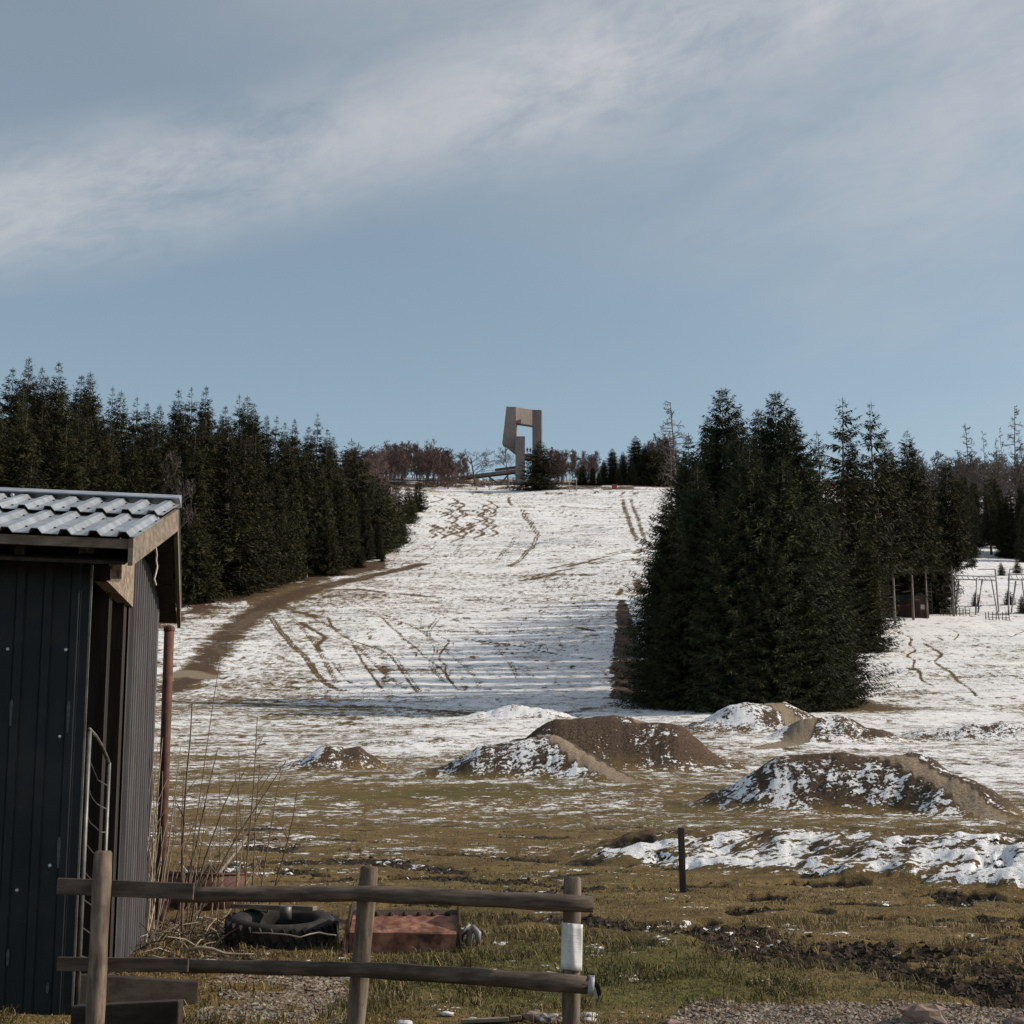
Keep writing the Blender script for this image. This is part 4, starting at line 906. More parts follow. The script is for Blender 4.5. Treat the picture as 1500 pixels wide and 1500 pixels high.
# wire mesh gate in the opening
gt = thing('mesh_gate', sh(0, .3, zg), 'wire mesh gate standing in the open end of the shed', 'gate')
g0, g1 = sh(-.03, .03, 0), sh(-.03, 1.02, 0); zt0 = P(122, 1068, 11.33).z; zt1 = P(157, 1117, 12.3).z; zb0 = gz(g0.x, g0.y)+.10
def gpt(t, z): return g0.lerp(g1, t)+UZ*z
top = [gpt(t, zt0+(zt1-zt0)*t-.03*math.sin(3.14*t)*-1.0) for t in (0, .3, .6, .85, 1)]
MB().tube(top, .014, 7).build('top_rail', M_WIRE, gt, True); MB().tube([gpt(1, zt1), gpt(1, zb0)], .016, 7).build('end_stile', M_WIRE, gt, True); MB().tube([gpt(0.02, zt0), gpt(.02, zb0-.08)], .016, 7).build('hinge_stile', M_WIRE, gt, True)
for i in range(9):
    f_ = (i+1)/9.5
    MB().tube([gpt(t, (zt0+(zt1-zt0)*t)*(1-f_)+zb0*f_-.05*math.sin(3.14*t)*(.5+rr.random()*.6)) for t in (0.02, .25, .5, .75, 1)], .0045, 4).build('wire', M_WIRE, gt)
o = MB().tube([sh(-.1, .25, zg+.30), sh(.0, .9, zg+.14), sh(.05, 1.3, zg+.06)], .03, 8).build('pale_pipe', M_WIRE, None, True, origin=sh(.05, 1.3, zg+.06)); tag(o, 'pale pipe leaning against the foot of the mesh gate', 'pipe')

# ================================================================== rusty pole, fence, foreground things
M_RUST = mat('rusty_red_pipe', (.055, .024, .018), (.13, .058, .042), 9, .75, .25, .004, c3=(.06, .03, .025), scale3=4)
pb = Vector((P(234, 1330, 15.9).x, 15.9, 0)); pb.z = gz(pb.x, pb.y); pt = P(248, 921, 15.9)
rp_ = thing('rusty_pole', pb, 'upright rusty red steel pipe beside the shed wall', 'pole')
MB().tube([pb-UZ*.3, pb.lerp(pt, .5), pt], .046, 12).build('pipe', M_RUST, rp_, True); MB().lathe([(.046, 0), (.052, .0), (.052, .03), (.035, .045), (0, .045)], pt-UZ*.02, 12).build('cap', M_RUST, rp_)
M_LOG = mat('weathered_round_wood', (.040, .030, .024), (.125, .098, .078), 30, .9, .6, .006, (.16, 1, 1), c3=(.045, .034, .028), scale3=5, amt3=.7)
M_POST = mat('weathered_fence_post', (.065, .048, .036), (.20, .158, .12), 26, .9, .6, .006, (1, 1, .14), c3=(.055, .042, .032), scale3=6, amt3=.6)
M_PLANK = mat('grey_brown_plank', (.05, .037, .03), (.14, .108, .088), 26, .9, .6, .005, (.12, 1, 1), c3=(.05, .037, .03), scale3=5, amt3=.6)
M_PAPER = bpy.data.materials.new('notice_paper')
fence = thing('rail_fence', (P(540, 1500, 10.05).x, 10.05, gz(P(540, 1500, 10.05).x, 10.05)), 'low wooden fence of three round posts and two long rails in front of the shed', 'fence')
def post(px_t, r_t, px_b, r_b, Y, rad):
    a_ = P(px_t, r_t, Y); b_ = P(px_b, r_b, Y); d = (b_-a_); n = 9; zb_ = gz(b_.x, Y)-.25; b2 = a_+d*((zb_-a_.z)/d.z)
    pts = [b2.lerp(a_, i/n) for i in range(n)]+[a_-(a_-b2).normalized()*.012, a_]
    return MB().tube(pts, [rad*(1+.05*math.sin(i*1.7)) for i in range(n)]+[rad*.97, rad*.80], 14, True, .05).build('post', M_POST, fence, True)
post(151, 1246, 139, 1500, 9.72, .050); post(541, 1269, 521, 1500, 10.12, .052); post(838.5, 1284, 836.5, 1500, 10.12, .050)
def log(pts, Y, r0, r1, name='rail', n=14):
    P_ = [P(a, b, Y) for a, b in pts]; m_ = []
    for i in range(len(P_)-1):
        for k in range(4): m_.append(P_[i].lerp(P_[i+1], k/4))
    m_.append(P_[-1]); k_ = len(m_)
    return MB().tube(m_, [(r0+(r1-r0)*i/(k_-1))*(1+.06*math.sin(i*2.3)+.03*math.sin(i*5.1)) for i in range(k_)], n, True, .06).build(name, M_LOG, fence, True)
up_ = log([(262, 1311), (420, 1309.5), (540, 1309), (700, 1316), (869, 1325)], 9.98, .043, .047)
lo_ = log([(262, 1415), (420, 1418), (540, 1421), (700, 1431), (868, 1443.5)], 9.98, .036, .050)
def plank(px0, r0, px1, r1, h, Y): return MB().beam(P(px0, r0, Y), P(px1, r1, Y), .03, h).build('rail_plank', M_PLANK, fence, False, bevel=.004)
plank(84, 1298, 284, 1306, .088, 9.83); plank(84, 1412, 276, 1414, .074, 9.83)
M_TAPE = mat('grey_plastic_sleeve', (.20, .20, .21), (.32, .32, .33), 14, .45, .2); M_BLACKP = mat('black_plastic', (.012, .012, .012), (.03, .03, .03), 9, .5, .1)
e0 = P(861, 1443, 9.98); e1 = P(870, 1443.8, 9.98)
MB().tube([e0, e1], [.054, .0545], 14).build('sleeve', M_TAPE, lo_, True)
fl = [P(869, 1428, 9.96), P(873, 1436, 9.95), P(879, 1446, 9.94), P(881, 1455, 9.95), P(876, 1462, 9.96), P(871, 1456, 9.97)]
MB().prism(fl, (0, .012, 0)).build('torn_flap', M_BLACKP, lo_)
MB().prism([P(870, 1445, 9.93), P(872.5, 1447, 9.93), P(876, 1461, 9.93), P(872, 1464, 9.93)], (0, .006, 0)).build('strap', M_TAPE, lo_)
# notice wrapped round the post, with blurred print lines
m = M_PAPER; m.use_nodes = True; t = m.node_tree; b = t.nodes['Principled BSDF']; uvn = N(t, 'ShaderNodeTexCoord'); su = N(t, 'ShaderNodeSeparateXYZ'); t.links.new(uvn.outputs['UV'], su.inputs[0])
def stripe(v0, hw): return M2(t, 'LESS_THAN', M2(t, 'ABSOLUTE', M2(t, 'SUBTRACT', su.outputs[1], v0)), hw)
ink = None
for v0, hw in ((.745, .007), (.69, .006), (.60, .006), (.11, .004), (.56, .003), (.50, .003), (.45, .003), (.40, .003)):
    s_ = stripe(v0, hw); ink = s_ if ink is None else M2(t, 'MAXIMUM', ink, s_)
brk = SS(t, noise(t, 30, 2, .5, vec=uvn.outputs['UV'], st=(1.4, .4, 1)), .42, .52); inside = M2(t, 'MULTIPLY', M2(t, 'GREATER_THAN', su.outputs[0], .12), M2(t, 'LESS_THAN', su.outputs[0], .86))
inkf = M2(t, 'MULTIPLY', M2(t, 'MULTIPLY', ink, brk), M2(t, 'MULTIPLY', inside, .55))
t.links.new(MIX(t, inkf, MIX(t, SS(t, noise(t, 6, 3, .5, vec=uvn.outputs['UV']), .3, .7), (.56, .55, .55), (.66, .65, .65)), (.12, .10, .10)), b.inputs['Base Color']); b.inputs['Roughness'].default_value = .35
pc0 = P(838, 1390, 10.12); ax = P(838.5, 1357, 9.98)
vs = []; fs = []; uv = []
nn_, mm_ = 13, 9; Lx = .118; Lz = .250
for j in range(mm_):
    for i in range(nn_):
        a = (i/(nn_-1)-.5); bend = .030*math.cos(a*3.0)+.006*math.sin(a*9+j*.4) - .010*math.exp(-((a+.12)/.10)**2)
        vs.append((pc0.x+a*Lx - .006*(1-j/(mm_-1)) , 10.12-.035-bend*1.0, P(838, 1421, 10.06).z + Lz*j/(mm_-1) - a*.012))
        uv.append((i/(nn_-1), j/(mm_-1)))
for j in range(mm_-1):
    for i in range(nn_-1): fs.append((j*nn_+i, j*nn_+i+1, (j+1)*nn_+i+1, (j+1)*nn_+i))
nb_ = MB().add(vs, fs); o = nb_.build('paper_notice', M_PAPER, None, True, origin=pc0)
ul = o.data.uv_layers.new(name='UVMap')
for lp in o.data.loops: ul.data[lp.index].uv = uv[lp.vertex_index]
o.modifiers.new('thick', 'SOLIDIFY').thickness = .0008
tag(o, 'white laminated notice sheet wrapped on a fence post', 'notice')
# timber blocks by the fence
M_SLEEPER = mat('old_sleeper', (.016, .012, .010), (.045, .036, .029), 16, .9, .5, .006, (.2, 1, 1), c3=(.06, .05, .042), scale3=3, amt3=.25)
def block(px0, r0t, px1, r1t, Y0, Y1, hgt, dep, label):
    a_, b_ = P(px0, r0t, Y0), P(px1, r1t, Y1); d = (b_-a_); n_ = Vector((-d.y, d.x, 0)).normalized()*dep
    mb = MB().prism([a_, b_, b_-UZ*hgt, a_-UZ*hgt], n_); o = mb.build('timber_block', M_SLEEPER, None, False, origin=a_-UZ*hgt, bevel=.008); return tag(o, label, 'timber')
block(104, 1427, 291, 1438, 11.35, 11.65, .26, .20, 'dark long timber block beside the shed corner behind the fence')
block(104, 1474, 262, 1466, 10.62, 10.62, .24, .16, 'weathered timber block with pale top edge between fence and shed')
# tyre
M_TYRE = mat('old_rubber', (.012, .011, .011), (.030, .028, .027), 18, .85, .4, .004, c3=(.085, .078, .07), scale3=5, amt3=.4)
tc_ = P(413, 1360, 14.9); tz_ = min(gz(tc_.x+a, 14.9+b_) for a in (-.3, 0, .3) for b_ in (-.3, 0, .3))-.06
ty = thing('tractor_tyre', (tc_.x, 14.9, tz_), 'old black tractor tyre lying flat behind the fence', 'tyre')
tax = Vector((.02, -.16, 1)).normalized(); R0 = .445; Wt = .26
prof = [(R0*.60, .04), (R0*.70, .015), (R0*.86, 0), (R0*.965, .03), (R0, .075), (R0, Wt-.075), (R0*.965, Wt-.03), (R0*.86, Wt), (R0*.70, Wt-.015), (R0*.60, Wt-.04), (R0*.57, Wt*.5), (R0*.60, .04)]
tcen = Vector((tc_.x, 14.9, tz_+.05)); MB().lathe(prof, tcen, 40, tax).build('casing', M_TYRE, ty, True)
rq = UZ.rotation_difference(tax).to_matrix()
for k in range(30):
    a = 2*math.pi*k/30
    for s_ in (-1, 1):
        q = tcen + rq @ Vector((math.cos(a+.06*s_)*(R0+.004), math.sin(a+.06*s_)*(R0+.004), Wt*(.5+.2*s_)))
        MB().box(q, (.03, .035, Wt*.44), rq @ Matrix.Rotation(a, 3, 'Z') @ Matrix.Rotation(.45*s_, 3, 'X')).build('tread_lug', M_TYRE, ty)
zt = tz_+.05+Wt
# things lying on the tyre
q = tcen+rq @ Vector((-.12, .12, Wt+.0)); o = MB().beam(q+Vector((-.32, .12, .045)), q+Vector((.38, -.05, .03)), .11, .035).build('loose_plank', M_TRIM, None, origin=q, bevel=.003); tag(o, 'short grey plank lying across the tractor tyre', 'plank')
q = tcen+rq @ Vector((.03, -.02, Wt-.03)); o = MB().lathe([(0, 0), (.048, 0), (.050, .10), (.042, .105), (.042, .02), (0, .02)], q, 16).build('paint_tin', M_WIRE, None, True, origin=q); tag(o, 'small pale grey tin standing on the tractor tyre', 'tin')
# loader bucket
M_BRUST = mat('rusted_orange_paint', (.13, .05, .032), (.42, .21, .145), 7, .75, .4, .004, c3=(.04, .024, .018), scale3=9, amt3=.9)
M_BDARK = mat('dark_rusted_plate', (.022, .014, .011), (.055, .032, .025), 12, .8, .4, .004)
bx0 = P(512, 1385, 14.35).x; bx1 = P(668, 1385, 14.35).x; by = 14.35; bz = gz((bx0+bx1)/2, by)-.02
bk = thing('loader_bucket', ((bx0+bx1)/2, by, bz), 'rusty orange loader bucket lying on the grass behind the fence', 'bucket')
p1 = [(by, bz-.03), (by-.015, bz+.175), (by+.27, bz+.30), (by+.42, bz+.335)]
def plate(a, b_, name, mt_, x0=bx0, x1=bx1, th=.012):
    d = Vector((0, b_[0]-a[0], b_[1]-a[1])); n_ = Vector((0, d.z, -d.y)).normalized()*-th
    return MB().prism([(x0, a[0], a[1]), (x1, a[0], a[1]), (x1, b_[0], b_[1]), (x0, b_[0], b_[1])], n_).build(name, mt_, bk)
plate(p1[0], p1[1], 'front_plate', M_BRUST); sp_ = plate(p1[1], p1[2], 'sloped_plate', M_BRUST); plate(p1[2], p1[3], 'back_lip', M_BDARK)
for s_, xx in ((-1, bx0), (1, bx1)):
    o = MB().prism([(xx+s_*.04, by-.10, bz-.04), (xx+s_*.035, by-.07, bz+.10), (xx+s_*.012, by+.04, bz+.25), (xx, by+.16, bz+.40), (xx, by+.46, bz+.38), (xx, by+.46, bz-.03)], (s_*.014, 0, 0)).build('side_plate', M_BDARK, bk)
    MB().beam((xx+s_*.03, by-.085, bz), (xx+s_*.02, by+.03, bz+.235), .02, .035, (1, 0, 0)).build('wear_strip', M_BDARK, o)
MB().tube([(bx0, by-.012, bz+.178), (bx1, by-.012, bz+.178)], .010, 8).build('fold_edge', M_BRUST, bk, True)
for i in range(7):
    xx = bx0+(bx1-bx0)*(i+.7)/7.4; MB().lathe([(0, .03), (.016, .028), (.024, .012), (.024, 0)], (xx, by+.265, bz+.305), 8).build('bolt', M_BDARK, bk)
# grey fittings beside the bucket
q = P(690, 1372, 14.6); q.z = gz(q.x, 14.6); o = thing('hose_fittings', q, 'grey metal hose fittings heaped beside the rusty bucket', 'fittings')
MB().tube([q+Vector((-.02, 0, .02)), q+Vector((-.01, .02, .12)), q+Vector((.02, .0, .16)), q+Vector((.055, -.02, .12)), q+Vector((.06, -.02, .05))], [.022, .026, .03, .03, .02], 8).build('elbow', M_TAPE, o, True)
MB().tube([q+Vector((-.10, .02, .0)), q+Vector((-.07, .03, .11)), q+Vector((-.02, .03, .14))], [.014, .018, .016], 7).build('hose', M_BLACKP, o, True); MB().tube([q+Vector((-.09, -.03, .10)), q+Vector((-.05, -.02, .15)), q+Vector((-.01, 0, .19))], .012, 6).build('rod', M_TAPE, o, True)
MB().tube([q+Vector((.055, -.02, .06)), q+Vector((.058, -.03, -.02))], .006, 5).build('pin', M_RUST, o)
# rusty tub with boards
tq = Vector((P(300, 1320, 18.0).x, 18.0, 0)); tq.z = gz(tq.x, 18.0); tu = thing('rusty_tub', tq, 'round rusty steel tub behind the top fence rail', 'tub')
ht = P(300, 1279, 18.0).z-tq.z
MB().lathe([(0, -.05), (.36, -.05), (.385, ht*.5), (.40, ht), (.385, ht), (.36, ht*.4), (0, .0)], tq, 32).build('tub_wall', M_RUST, tu, True); MB().lathe([(.40, ht-.02), (.415, ht-.012), (.415, ht+.006), (.395, ht+.008)], tq, 32).build('rim', M_RUST, tu, True)
for (a0, r0, a1, r1, wd, lb) in ((314, 1288, 361, 1229, .045, 'long bleached board sticking up out of the rusty tub'), (279, 1284, 262, 1263, .03, 'short bleached board end beside the rusty tub rim')):
    a_, b_ = P(a0, r0, 17.9), P(a1, r1, 18.1); o = MB().beam(a_, b_, .02, wd, (0, 1, 0)).build('bleached_board', M_PALEWOOD, None, origin=a_, bevel=.003); tag(o, lb, 'board')
# offcuts, cable and stake
q = P(308, 1384, 13.2); q.z = gz(q.x, 13.2); o = MB().box(q+UZ*.045, (.13, .28, .07), Matrix.Rotation(.35, 3, 'Z')).build('timber_offcut', M_PALEWOOD, None, origin=q, bevel=.004); tag(o, 'small pale timber offcut on leaf litter near the tyre', 'offcut')
cbp = []
for a, r_, Y in ((370, 1366, 14.0), (395, 1367, 13.9), (420, 1369, 13.8), (440, 1373, 13.7), (455, 1368, 13.75), (468, 1366, 13.8), (480, 1369, 13.75), (492, 1370, 13.7)):
    v_ = P(a, r_, Y); cbp.append(Vector((v_.x, Y, max(gz(v_.x, Y)+.012, v_.z))))
o = MB().tube(cbp, .0055, 5).build('loose_cable', M_PALEWOOD, None, True, origin=cbp[0]); tag(o, 'thin pale cable lying in front of the tractor tyre', 'cable')
g = ground(1001, 1307, 12); q = Vector((g[0], g[1], gz(*g))); tp_ = P(997.5, 1214, g[1])
M_STAKE = mat('dark_stake_wood', (.030, .026, .022), (.075, .064, .052), 20, .9, .4, .004, (1, 1, .12)); st_ = thing('wooden_stake', q, 'dark square wooden stake standing alone before the snowy bank', 'stake')
MB().beam(q-UZ*.25, tp_, .068, .06, (0, 1, 0)).build('shaft', M_STAKE, st_, bevel=.004); MB().beam(tp_-UZ*.002, tp_+UZ*.012, .060, .052, (0, 1, 0)).build('top_cut', M_TRIM, st_)
# blocks of reddish stone and boards at the very front
M_STONE = mat('reddish_stone', (.14, .10, .085), (.27, .20, .17), 12, .9, .5, .006); M_STONE2 = mat('grey_stone', (.16, .15, .14), (.32, .30, .28), 12, .9, .5, .006)
M_SNOWL = mat('old_snow', (.34, .33, .33), (.62, .62, .64), 14, .8, .5, .01)
def lump(name, px_, row_, Y, sx_, sy_, sz_, mt_, label, cat, seed, cubic=1.0, group=None):
    r_ = random.Random(seed); q = P(px_, row_, Y); q.z = gz(q.x, Y); vs = []; n, k_ = 9, 6
    mb = MB(); pr = []
    for j in range(k_+1):
        th = math.pi*j/k_
        for i in range(n):
            ph = 2*math.pi*i/n; d = Vector((math.sin(th)*math.cos(ph), math.sin(th)*math.sin(ph), math.cos(th)))
            mx = max(abs(d.x), abs(d.y), abs(d.z)); d = d/(mx**cubic); d *= 1+r_.uniform(-.22, .22)
            vs.append(q+Vector((d.x*sx_, d.y*sy_, d.z*sz_+sz_*.6)))
    fs = [(j*n+i, (j+1)*n+i, (j+1)*n+(i+1) % n, j*n+(i+1) % n) for j in range(k_) for i in range(n)]
    o = mb.add(vs, fs).build(name, mt_, None, cubic < .5, origin=q); return tag(o, label, cat, group)
lump('stone_block', 1352, 1500, 10.95, .13, .08, .06, M_STONE, 'large reddish stone block sunk in the gravel', 'stone', 1, .8); lump('stone_block', 1490, 1499, 10.9, .09, .07, .045, M_STONE, 'smaller reddish stone block lying in the gravel at its edge', 'stone', 2, .8)
for i, (a, r_, Y, s_) in enumerate(((655, 1478, 11.2, .05), (592, 1494, 10.9, .055), (862, 1472, 11.3, .065), (825, 1474, 11.3, .03), (863, 1494, 11.0, .05), (692, 1490, 11.0, .03), (577, 1500, 10.85, .035))):
    lump('snow_lump', a, r_, Y, s_*.9, s_*.8, s_*.3, M_SNOWL, 'small lump of old snow left in the grass by the fence', 'snow', 10+i, .45, 'snow lumps by the fence')
for i, (a, r_, Y, s_) in enumerate(((780, 1488, 11.0, .07), (800, 1490, 10.95, .06), (815, 1494, 10.9, .05), (300, 1490, 11.0, .05), (985, 1497, 10.9, .06))):
    lump('rough_stone', a, r_, Y, s_, s_*.8, s_*.55, M_STONE2 if i % 2 else M_STONE, 'rough stone half buried in the dead grass by the fence', 'stone', 30+i, .6, 'stones by the fence')
for a0, r0, a1, r1, Y, lb in ((676, 1492, 745, 1497, 10.9, 'weathered board lying in the dead grass between the fence posts'), (748, 1486, 764, 1500, 10.95, 'short broken board tilted beside the rough stones')):
    a_, b_ = P(a0, r0, Y), P(a1, r1, Y); a_.z = gz(a_.x, Y)+.025; b_.z = gz(b_.x, Y)+.03; o = MB().beam(a_, b_, .08, .022).build('ground_board', M_TRIM, None, origin=a_, bevel=.003); tag(o, lb, 'board')

# ================================================================== dead shrubs and stems
M_STEM = mat('dead_stems', (.10, .065, .045), (.20, .14, .10), 12, .9, 0); M_STEMP = mat('pale_dead_stems', (.24, .19, .14), (.42, .35, .27), 12, .9, 0)
def stems(name, label, specs, mt_, base_px, Y):
    q = P(base_px, 1330, Y); q.z = gz(q.x, Y); o = thing(name, q, label, 'shrub')
    for a0, r0, a1, r1, bend, rad in specs:
        p0 = P(a0, r0, Y+rr.uniform(-.25, .25)); p0.z = min(p0.z, gz(p0.x, p0.y)+.02); p1 = P(a1, r1, Y+rr.uniform(-.3, .3)); pts = []
        for k in range(7):
            f_ = k/6; pts.append(p0.lerp(p1, f_)+Vector((bend*math.sin(f_*3.14)*.1+rr.uniform(-.008, .008), 0, rr.uniform(-.006, .006))))
        rad = rad*1.5; st = MB().tube(pts, [rad*(1-.6*k/6) for k in range(7)], 5, False)
        for k in range(rr.choice((0, 1, 2, 2))):
            i = rr.randint(2, 5); d = (pts[i+1]-pts[i]).normalized(); L_ = rr.uniform(.08, .32)
            s_ = rr.choice((-1, 1)); e_ = pts[i]+d*L_+Vector((s_*L_*rr.uniform(.25, .7), rr.uniform(-.1, .1), 0)); st.tube([pts[i], pts[i].lerp(e_, .5)+UZ*.01, e_], [rad*.5, rad*.4, rad*.2], 4, False)
        st.build('stem', mt_, o)
    return o
dk = [(268, 1345, 282, 1030, -.3, .0085), (282, 1035, 326, 944, -.3, .004), (276, 1340, 345, 1140, -.5, .007), (250, 1320, 318, 1100, .2, .006), (262, 1340, 268, 1130, .1, .005), (345, 1335, 351, 1100, 0, .005), (353, 1335, 378, 1050, .1, .0055), (366, 1320, 380, 1120, 0, .005),
      (376, 1312, 412, 1130, -.2, .0055), (380, 1310, 436, 1160, .3, .0055), (272, 1338, 300, 1190, .2, .004), (280, 1330, 420, 1115, -.7, .006), (236, 1330, 300, 1160, -.2, .005), (318, 1335, 322, 1130, .1, .004), (368, 1310, 345, 1130, 0, .004)]
stems('dead_shrub', 'tall dark bare stems growing beside the rusty tub', dk, M_STEM, 300, 15.3)
pl_ = [(205+rr.uniform(-8, 30), 1345+rr.uniform(-8, 10), 205+rr.uniform(0, 60), rr.uniform(1080, 1240), rr.uniform(-.5, .5), rr.uniform(.003, .006)) for _ in range(20)]
stems('dead_shrub', 'tangle of pale dead stems against the foot of the shed wall', pl_, M_STEMP, 215, 15.0)
pl2 = [(285+rr.uniform(-20, 70), 1325+rr.uniform(-8, 10), 285+rr.uniform(-30, 110), rr.uniform(1150, 1270), rr.uniform(-.3, .3), rr.uniform(.0025, .0045)) for _ in range(18)]
stems('dead_shrub', 'thin straw coloured stems spreading around the rusty tub', pl2, M_STEMP, 310, 16.6)
for i, (a0, r0, a1, r1, Y, lb) in enumerate(((202, 1352, 320, 1392, 13.6, 'fallen bleached branch lying from the shed wall towards the offcut'), (270, 1378, 372, 1362, 14.0, 'thin fallen branch lying among leaf litter near the tyre'))):
    pts = []
    for k in range(6):
        v_ = P(a0+(a1-a0)*k/5, 1370, Y-.1*k*(1 if i == 0 else 0)); pts.append(Vector((v_.x, v_.y, gz(v_.x, v_.y)+.03+.05*math.sin(k*1.1)*(1-k/5))))
    o = MB().tube(pts, [.016, .015, .013, .011, .009, .006], 6).build('fallen_branch', M_STEMP, None, True, origin=pts[-1]); tag(o, lb, 'branch')

q = P(265, 1345, 14.6); q.z = gz(q.x, 14.6); o = thing('brush_pile', q, 'tangled heap of dead twigs between the shed wall and the tyre', 'twigs')
for i in range(70):
    X = P(rr.uniform(195, 345), 1340, 14.6).x; Y = rr.uniform(13.9, 15.6); z0 = gz(X, Y); a = rr.random()*6.28; L_ = rr.uniform(.12, .45); h0, h1 = rr.uniform(0, .06), rr.uniform(.02, .24)
    p0 = Vector((X, Y, z0+h0)); p1 = p0+Vector((math.cos(a)*L_, math.sin(a)*L_, h1-h0)); MB().tube([p0, p0.lerp(p1, .5)+Vector((0, 0, .03)), p1], [.006, .005, .003], 4, False).build('twig', (M_STEM, M_STEMP, M_BARK)[i % 3], o)
# ================================================================== uncountable ground cover
def blades(name, n, yr, dens, hgt, wid, mts, label, cat, seed, lean=.6, pxr=(-20, 1520)):
    r = np.random.default_rng(seed); Yv = np.exp(r.uniform(math.log(yr[0]), math.log(yr[1]), n*4)); pxv = r.uniform(*pxr, n*4); Xv = (pxv-750)/F*Yv*1.0
    keep = r.random(n*4) < dens(Xv, Yv); Xv = Xv[keep][:n]; Yv = Yv[keep][:n]; n2 = len(Xv)
    ii = np.clip(np.searchsorted(us, Xv/np.maximum(Yv+1, 8))-1, 0, nxr-2); jj = np.clip(np.searchsorted(Ys, Yv)-1, 0, nyr-2)
    zv = Zg[jj, ii]-.01; h = hgt*(.4+.9*r.random(n2))*(.5+fbm(Xv/.5, Yv/.5, seed, 3)); a = r.uniform(0, 6.28, n2); ln = lean*h*r.random(n2)
    wd = wid*(.6+.8*r.random(n2)); b2 = r.uniform(0, 6.28, n2)
    p = np.stack([Xv, Yv, zv], -1); sd = np.stack([np.cos(b2)*wd, np.sin(b2)*wd, 0*wd], -1)
    mid = p+np.stack([np.cos(a)*ln*.3, np.sin(a)*ln*.3, h*.6], -1); tip = p+np.stack([np.cos(a)*ln, np.sin(a)*ln, h*(1-.35*ln/h)], -1)
    v = np.stack([p-sd, p+sd, mid+sd*.7, tip, mid-sd*.7], 1).reshape(-1, 3); k = np.arange(n2)*5
    f = np.concatenate([np.stack([k, k+1, k+2, k+4], -1)]); f3 = np.stack([k+4, k+2, k+3, k+3], -1)
    me = bpy.data.meshes.new(name); me.from_pydata(v.tolist(), [], f.tolist()+f3[:, :3].tolist()); me.update()
    for m_ in mts: me.materials.append(m_)
    mi = r.integers(0, len(mts), n2); gl = gcol(green, Xv, Yv); mi = np.where(r.random(n2) < gl*1.1, 0, 1+r.integers(0, len(mts)-1, n2)) if len(mts) > 1 else mi
    me.polygons.foreach_set('material_index', np.concatenate([mi, mi]).astype(np.int32))
    o = bpy.data.objects.new(name, me); COL.objects.link(o); return tag(o, label, cat, kind='stuff')
M_GG = mat('green_grass', (.050, .052, .013), (.13, .125, .038), 8, .8, 0); M_GD = mat('dry_grass', (.17, .125, .055), (.38, .29, .15), 8, .8, 0); M_GB = mat('brown_grass', (.075, .052, .024), (.17, .12, .058), 8, .8, 0)
def d1(X, Y): return (1-gcol(gravel, X, Y))*(1-.85*np.clip(gcol(mud, X, Y), 0, 1))*(.35+.9*fbm(X/.7, Y/.7, 201, 3)-.15)
blades('short_grass', 80000, (10.2, 19), d1, .030, .0035, [M_GG, M_GD, M_GB], 'short olive and straw coloured grass covering the near ground', 'grass', 301, 1.6)
def d2(X, Y): return d1(X, Y)*sst(fbm(X/.45, Y/.45, 211, 3), .5, .66)
blades('dead_grass_tufts', 30000, (10.2, 17), d2, .10, .0038, [M_GG, M_GD, M_GD, M_GB], 'longer dead grass tufts around the fence and shed', 'grass', 302, 1.8)
def d3(X, Y): return (1-.9*sst(gcol(S, X, Y), .3, .5))*(1-.8*np.clip(gcol(mud, X, Y), 0, 1))*(.4+.6*fbm(X/1.4, Y/1.4, 221, 3))
blades('meadow_grass', 60000, (18, 48), d3, .035, .007, [M_GG, M_GD, M_GB], 'thin brown winter grass on the meadow before the jumps', 'grass', 303, 1.8)
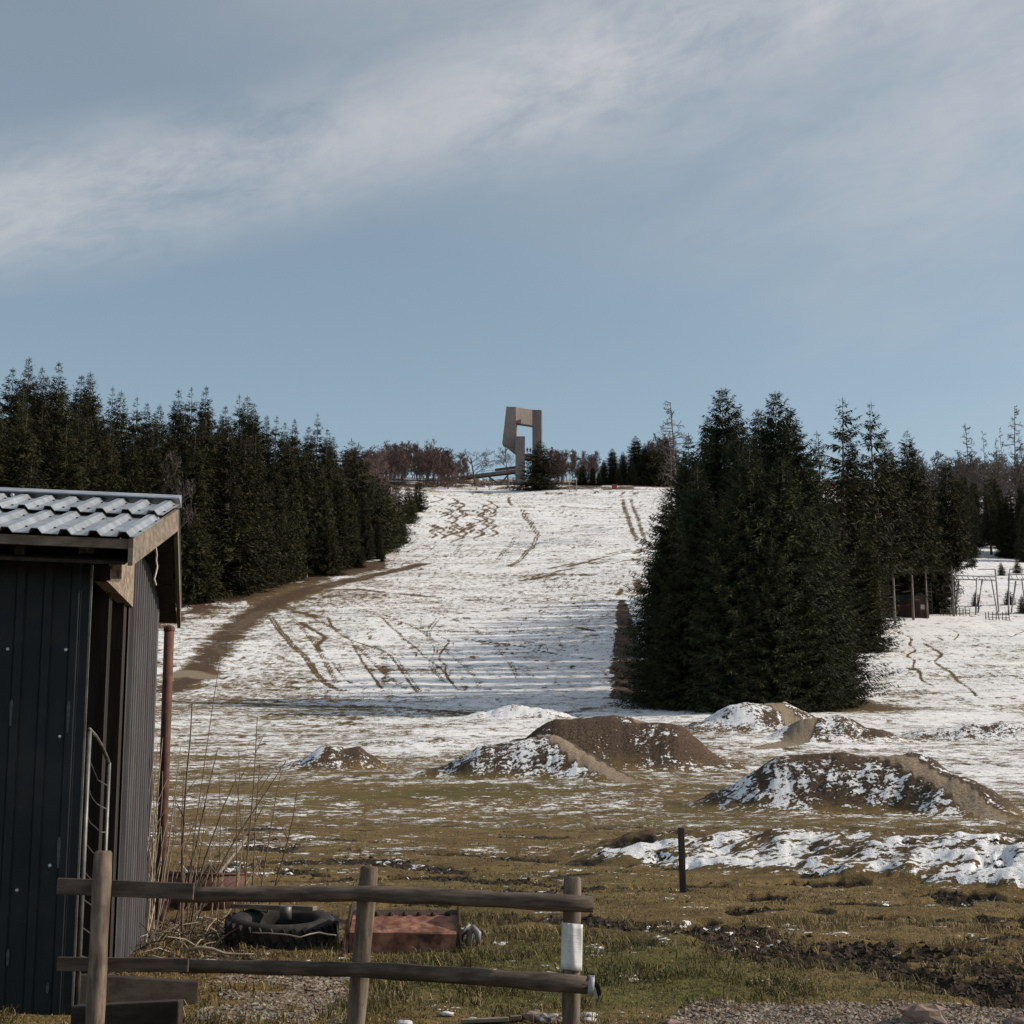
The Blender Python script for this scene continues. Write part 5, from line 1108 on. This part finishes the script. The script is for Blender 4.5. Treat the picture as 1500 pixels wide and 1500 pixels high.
def chips(name, n, yr, dens, size, mts, label, cat, seed, flat=.5, pxr=(-20, 1520)):
    r = np.random.default_rng(seed); Yv = np.exp(r.uniform(math.log(yr[0]), math.log(yr[1]), n*6)); pxv = r.uniform(*pxr, n*6); Xv = (pxv-750)/F*Yv
    keep = r.random(n*6) < dens(Xv, Yv); Xv = Xv[keep][:n]; Yv = Yv[keep][:n]; n2 = len(Xv)
    ii = np.clip(np.searchsorted(us, Xv/np.maximum(Yv+1, 8))-1, 0, nxr-2); jj = np.clip(np.searchsorted(Ys, Yv)-1, 0, nyr-2)
    c = np.stack([Xv, Yv, Zg[jj, ii]+size*.15], -1); s = size*(.35+1.0*r.random(n2)**2)
    d = np.array([(1, 0, 0), (0, 1, 0), (-1, 0, 0), (0, -1, 0), (0, 0, 1), (0, 0, -1)], float)
    rot = r.uniform(0, 6.28, n2); ca, sa_ = np.cos(rot), np.sin(rot); v = []
    for k in range(6):
        q = d[k]*(.7+.6*r.random((n2, 1)))*np.ones((n2, 3)) + r.normal(0, .18, (n2, 3)); q[:, 2] *= flat
        v.append(np.stack([q[:, 0]*ca-q[:, 1]*sa_, q[:, 0]*sa_+q[:, 1]*ca, q[:, 2]], -1)*s[:, None]+c)
    v = np.stack(v, 1).reshape(-1, 3); tri = np.array([(0, 1, 4), (1, 2, 4), (2, 3, 4), (3, 0, 4), (1, 0, 5), (2, 1, 5), (3, 2, 5), (0, 3, 5)])
    f = (np.arange(n2)[:, None, None]*6+tri[None]).reshape(-1, 3); me = np_mesh(name, v, f, False)
    for m_ in mts: me.materials.append(m_)
    me.polygons.foreach_set('material_index', np.repeat(r.integers(0, len(mts), n2), 8).astype(np.int32)); o = bpy.data.objects.new(name, me); COL.objects.link(o); return tag(o, label, cat, kind='stuff')
M_G1 = mat('gravel_pale', (.21, .175, .135), (.38, .33, .265), 30, .9, 0); M_G2 = mat('gravel_brown', (.13, .105, .085), (.24, .20, .165), 30, .9, 0); M_CLOD = mat('mud_clod', (.020, .014, .009), (.055, .038, .024), 20, .9, 0); M_LEAFD = mat('leaf_litter', (.09, .055, .03), (.24, .16, .095), 20, .9, 0)
chips('gravel', 16000, (10.3, 13.5), lambda X, Y: sst(gcol(gravel, X, Y), .1, .6), .022, [M_G1, M_G2, M_LEAFD], 'pale brown gravel spread near the fence', 'gravel', 401)
chips('mud_clods', 15000, (12, 34), lambda X, Y: np.clip(gcol(mud, X, Y), 0, 1)**1.5, .028, [M_CLOD], 'dark churned mud clods along the wheel ruts', 'mud', 402, .8)
def lit_d(X, Y):
    pxv = 750+X/Y*F; return sst(pxv, 160, 210)*sst(pxv, 400, 330)*sst(Y, 13.0, 13.8)*sst(Y, 17, 16)
chips('leaf_litter', 9000, (12.8, 17), lit_d, .032, [M_LEAFD, M_CLOD, M_CLOD, M_GB], 'dry brown leaf litter between the shed and the tyre', 'leaf litter', 403, .35, (140, 420))
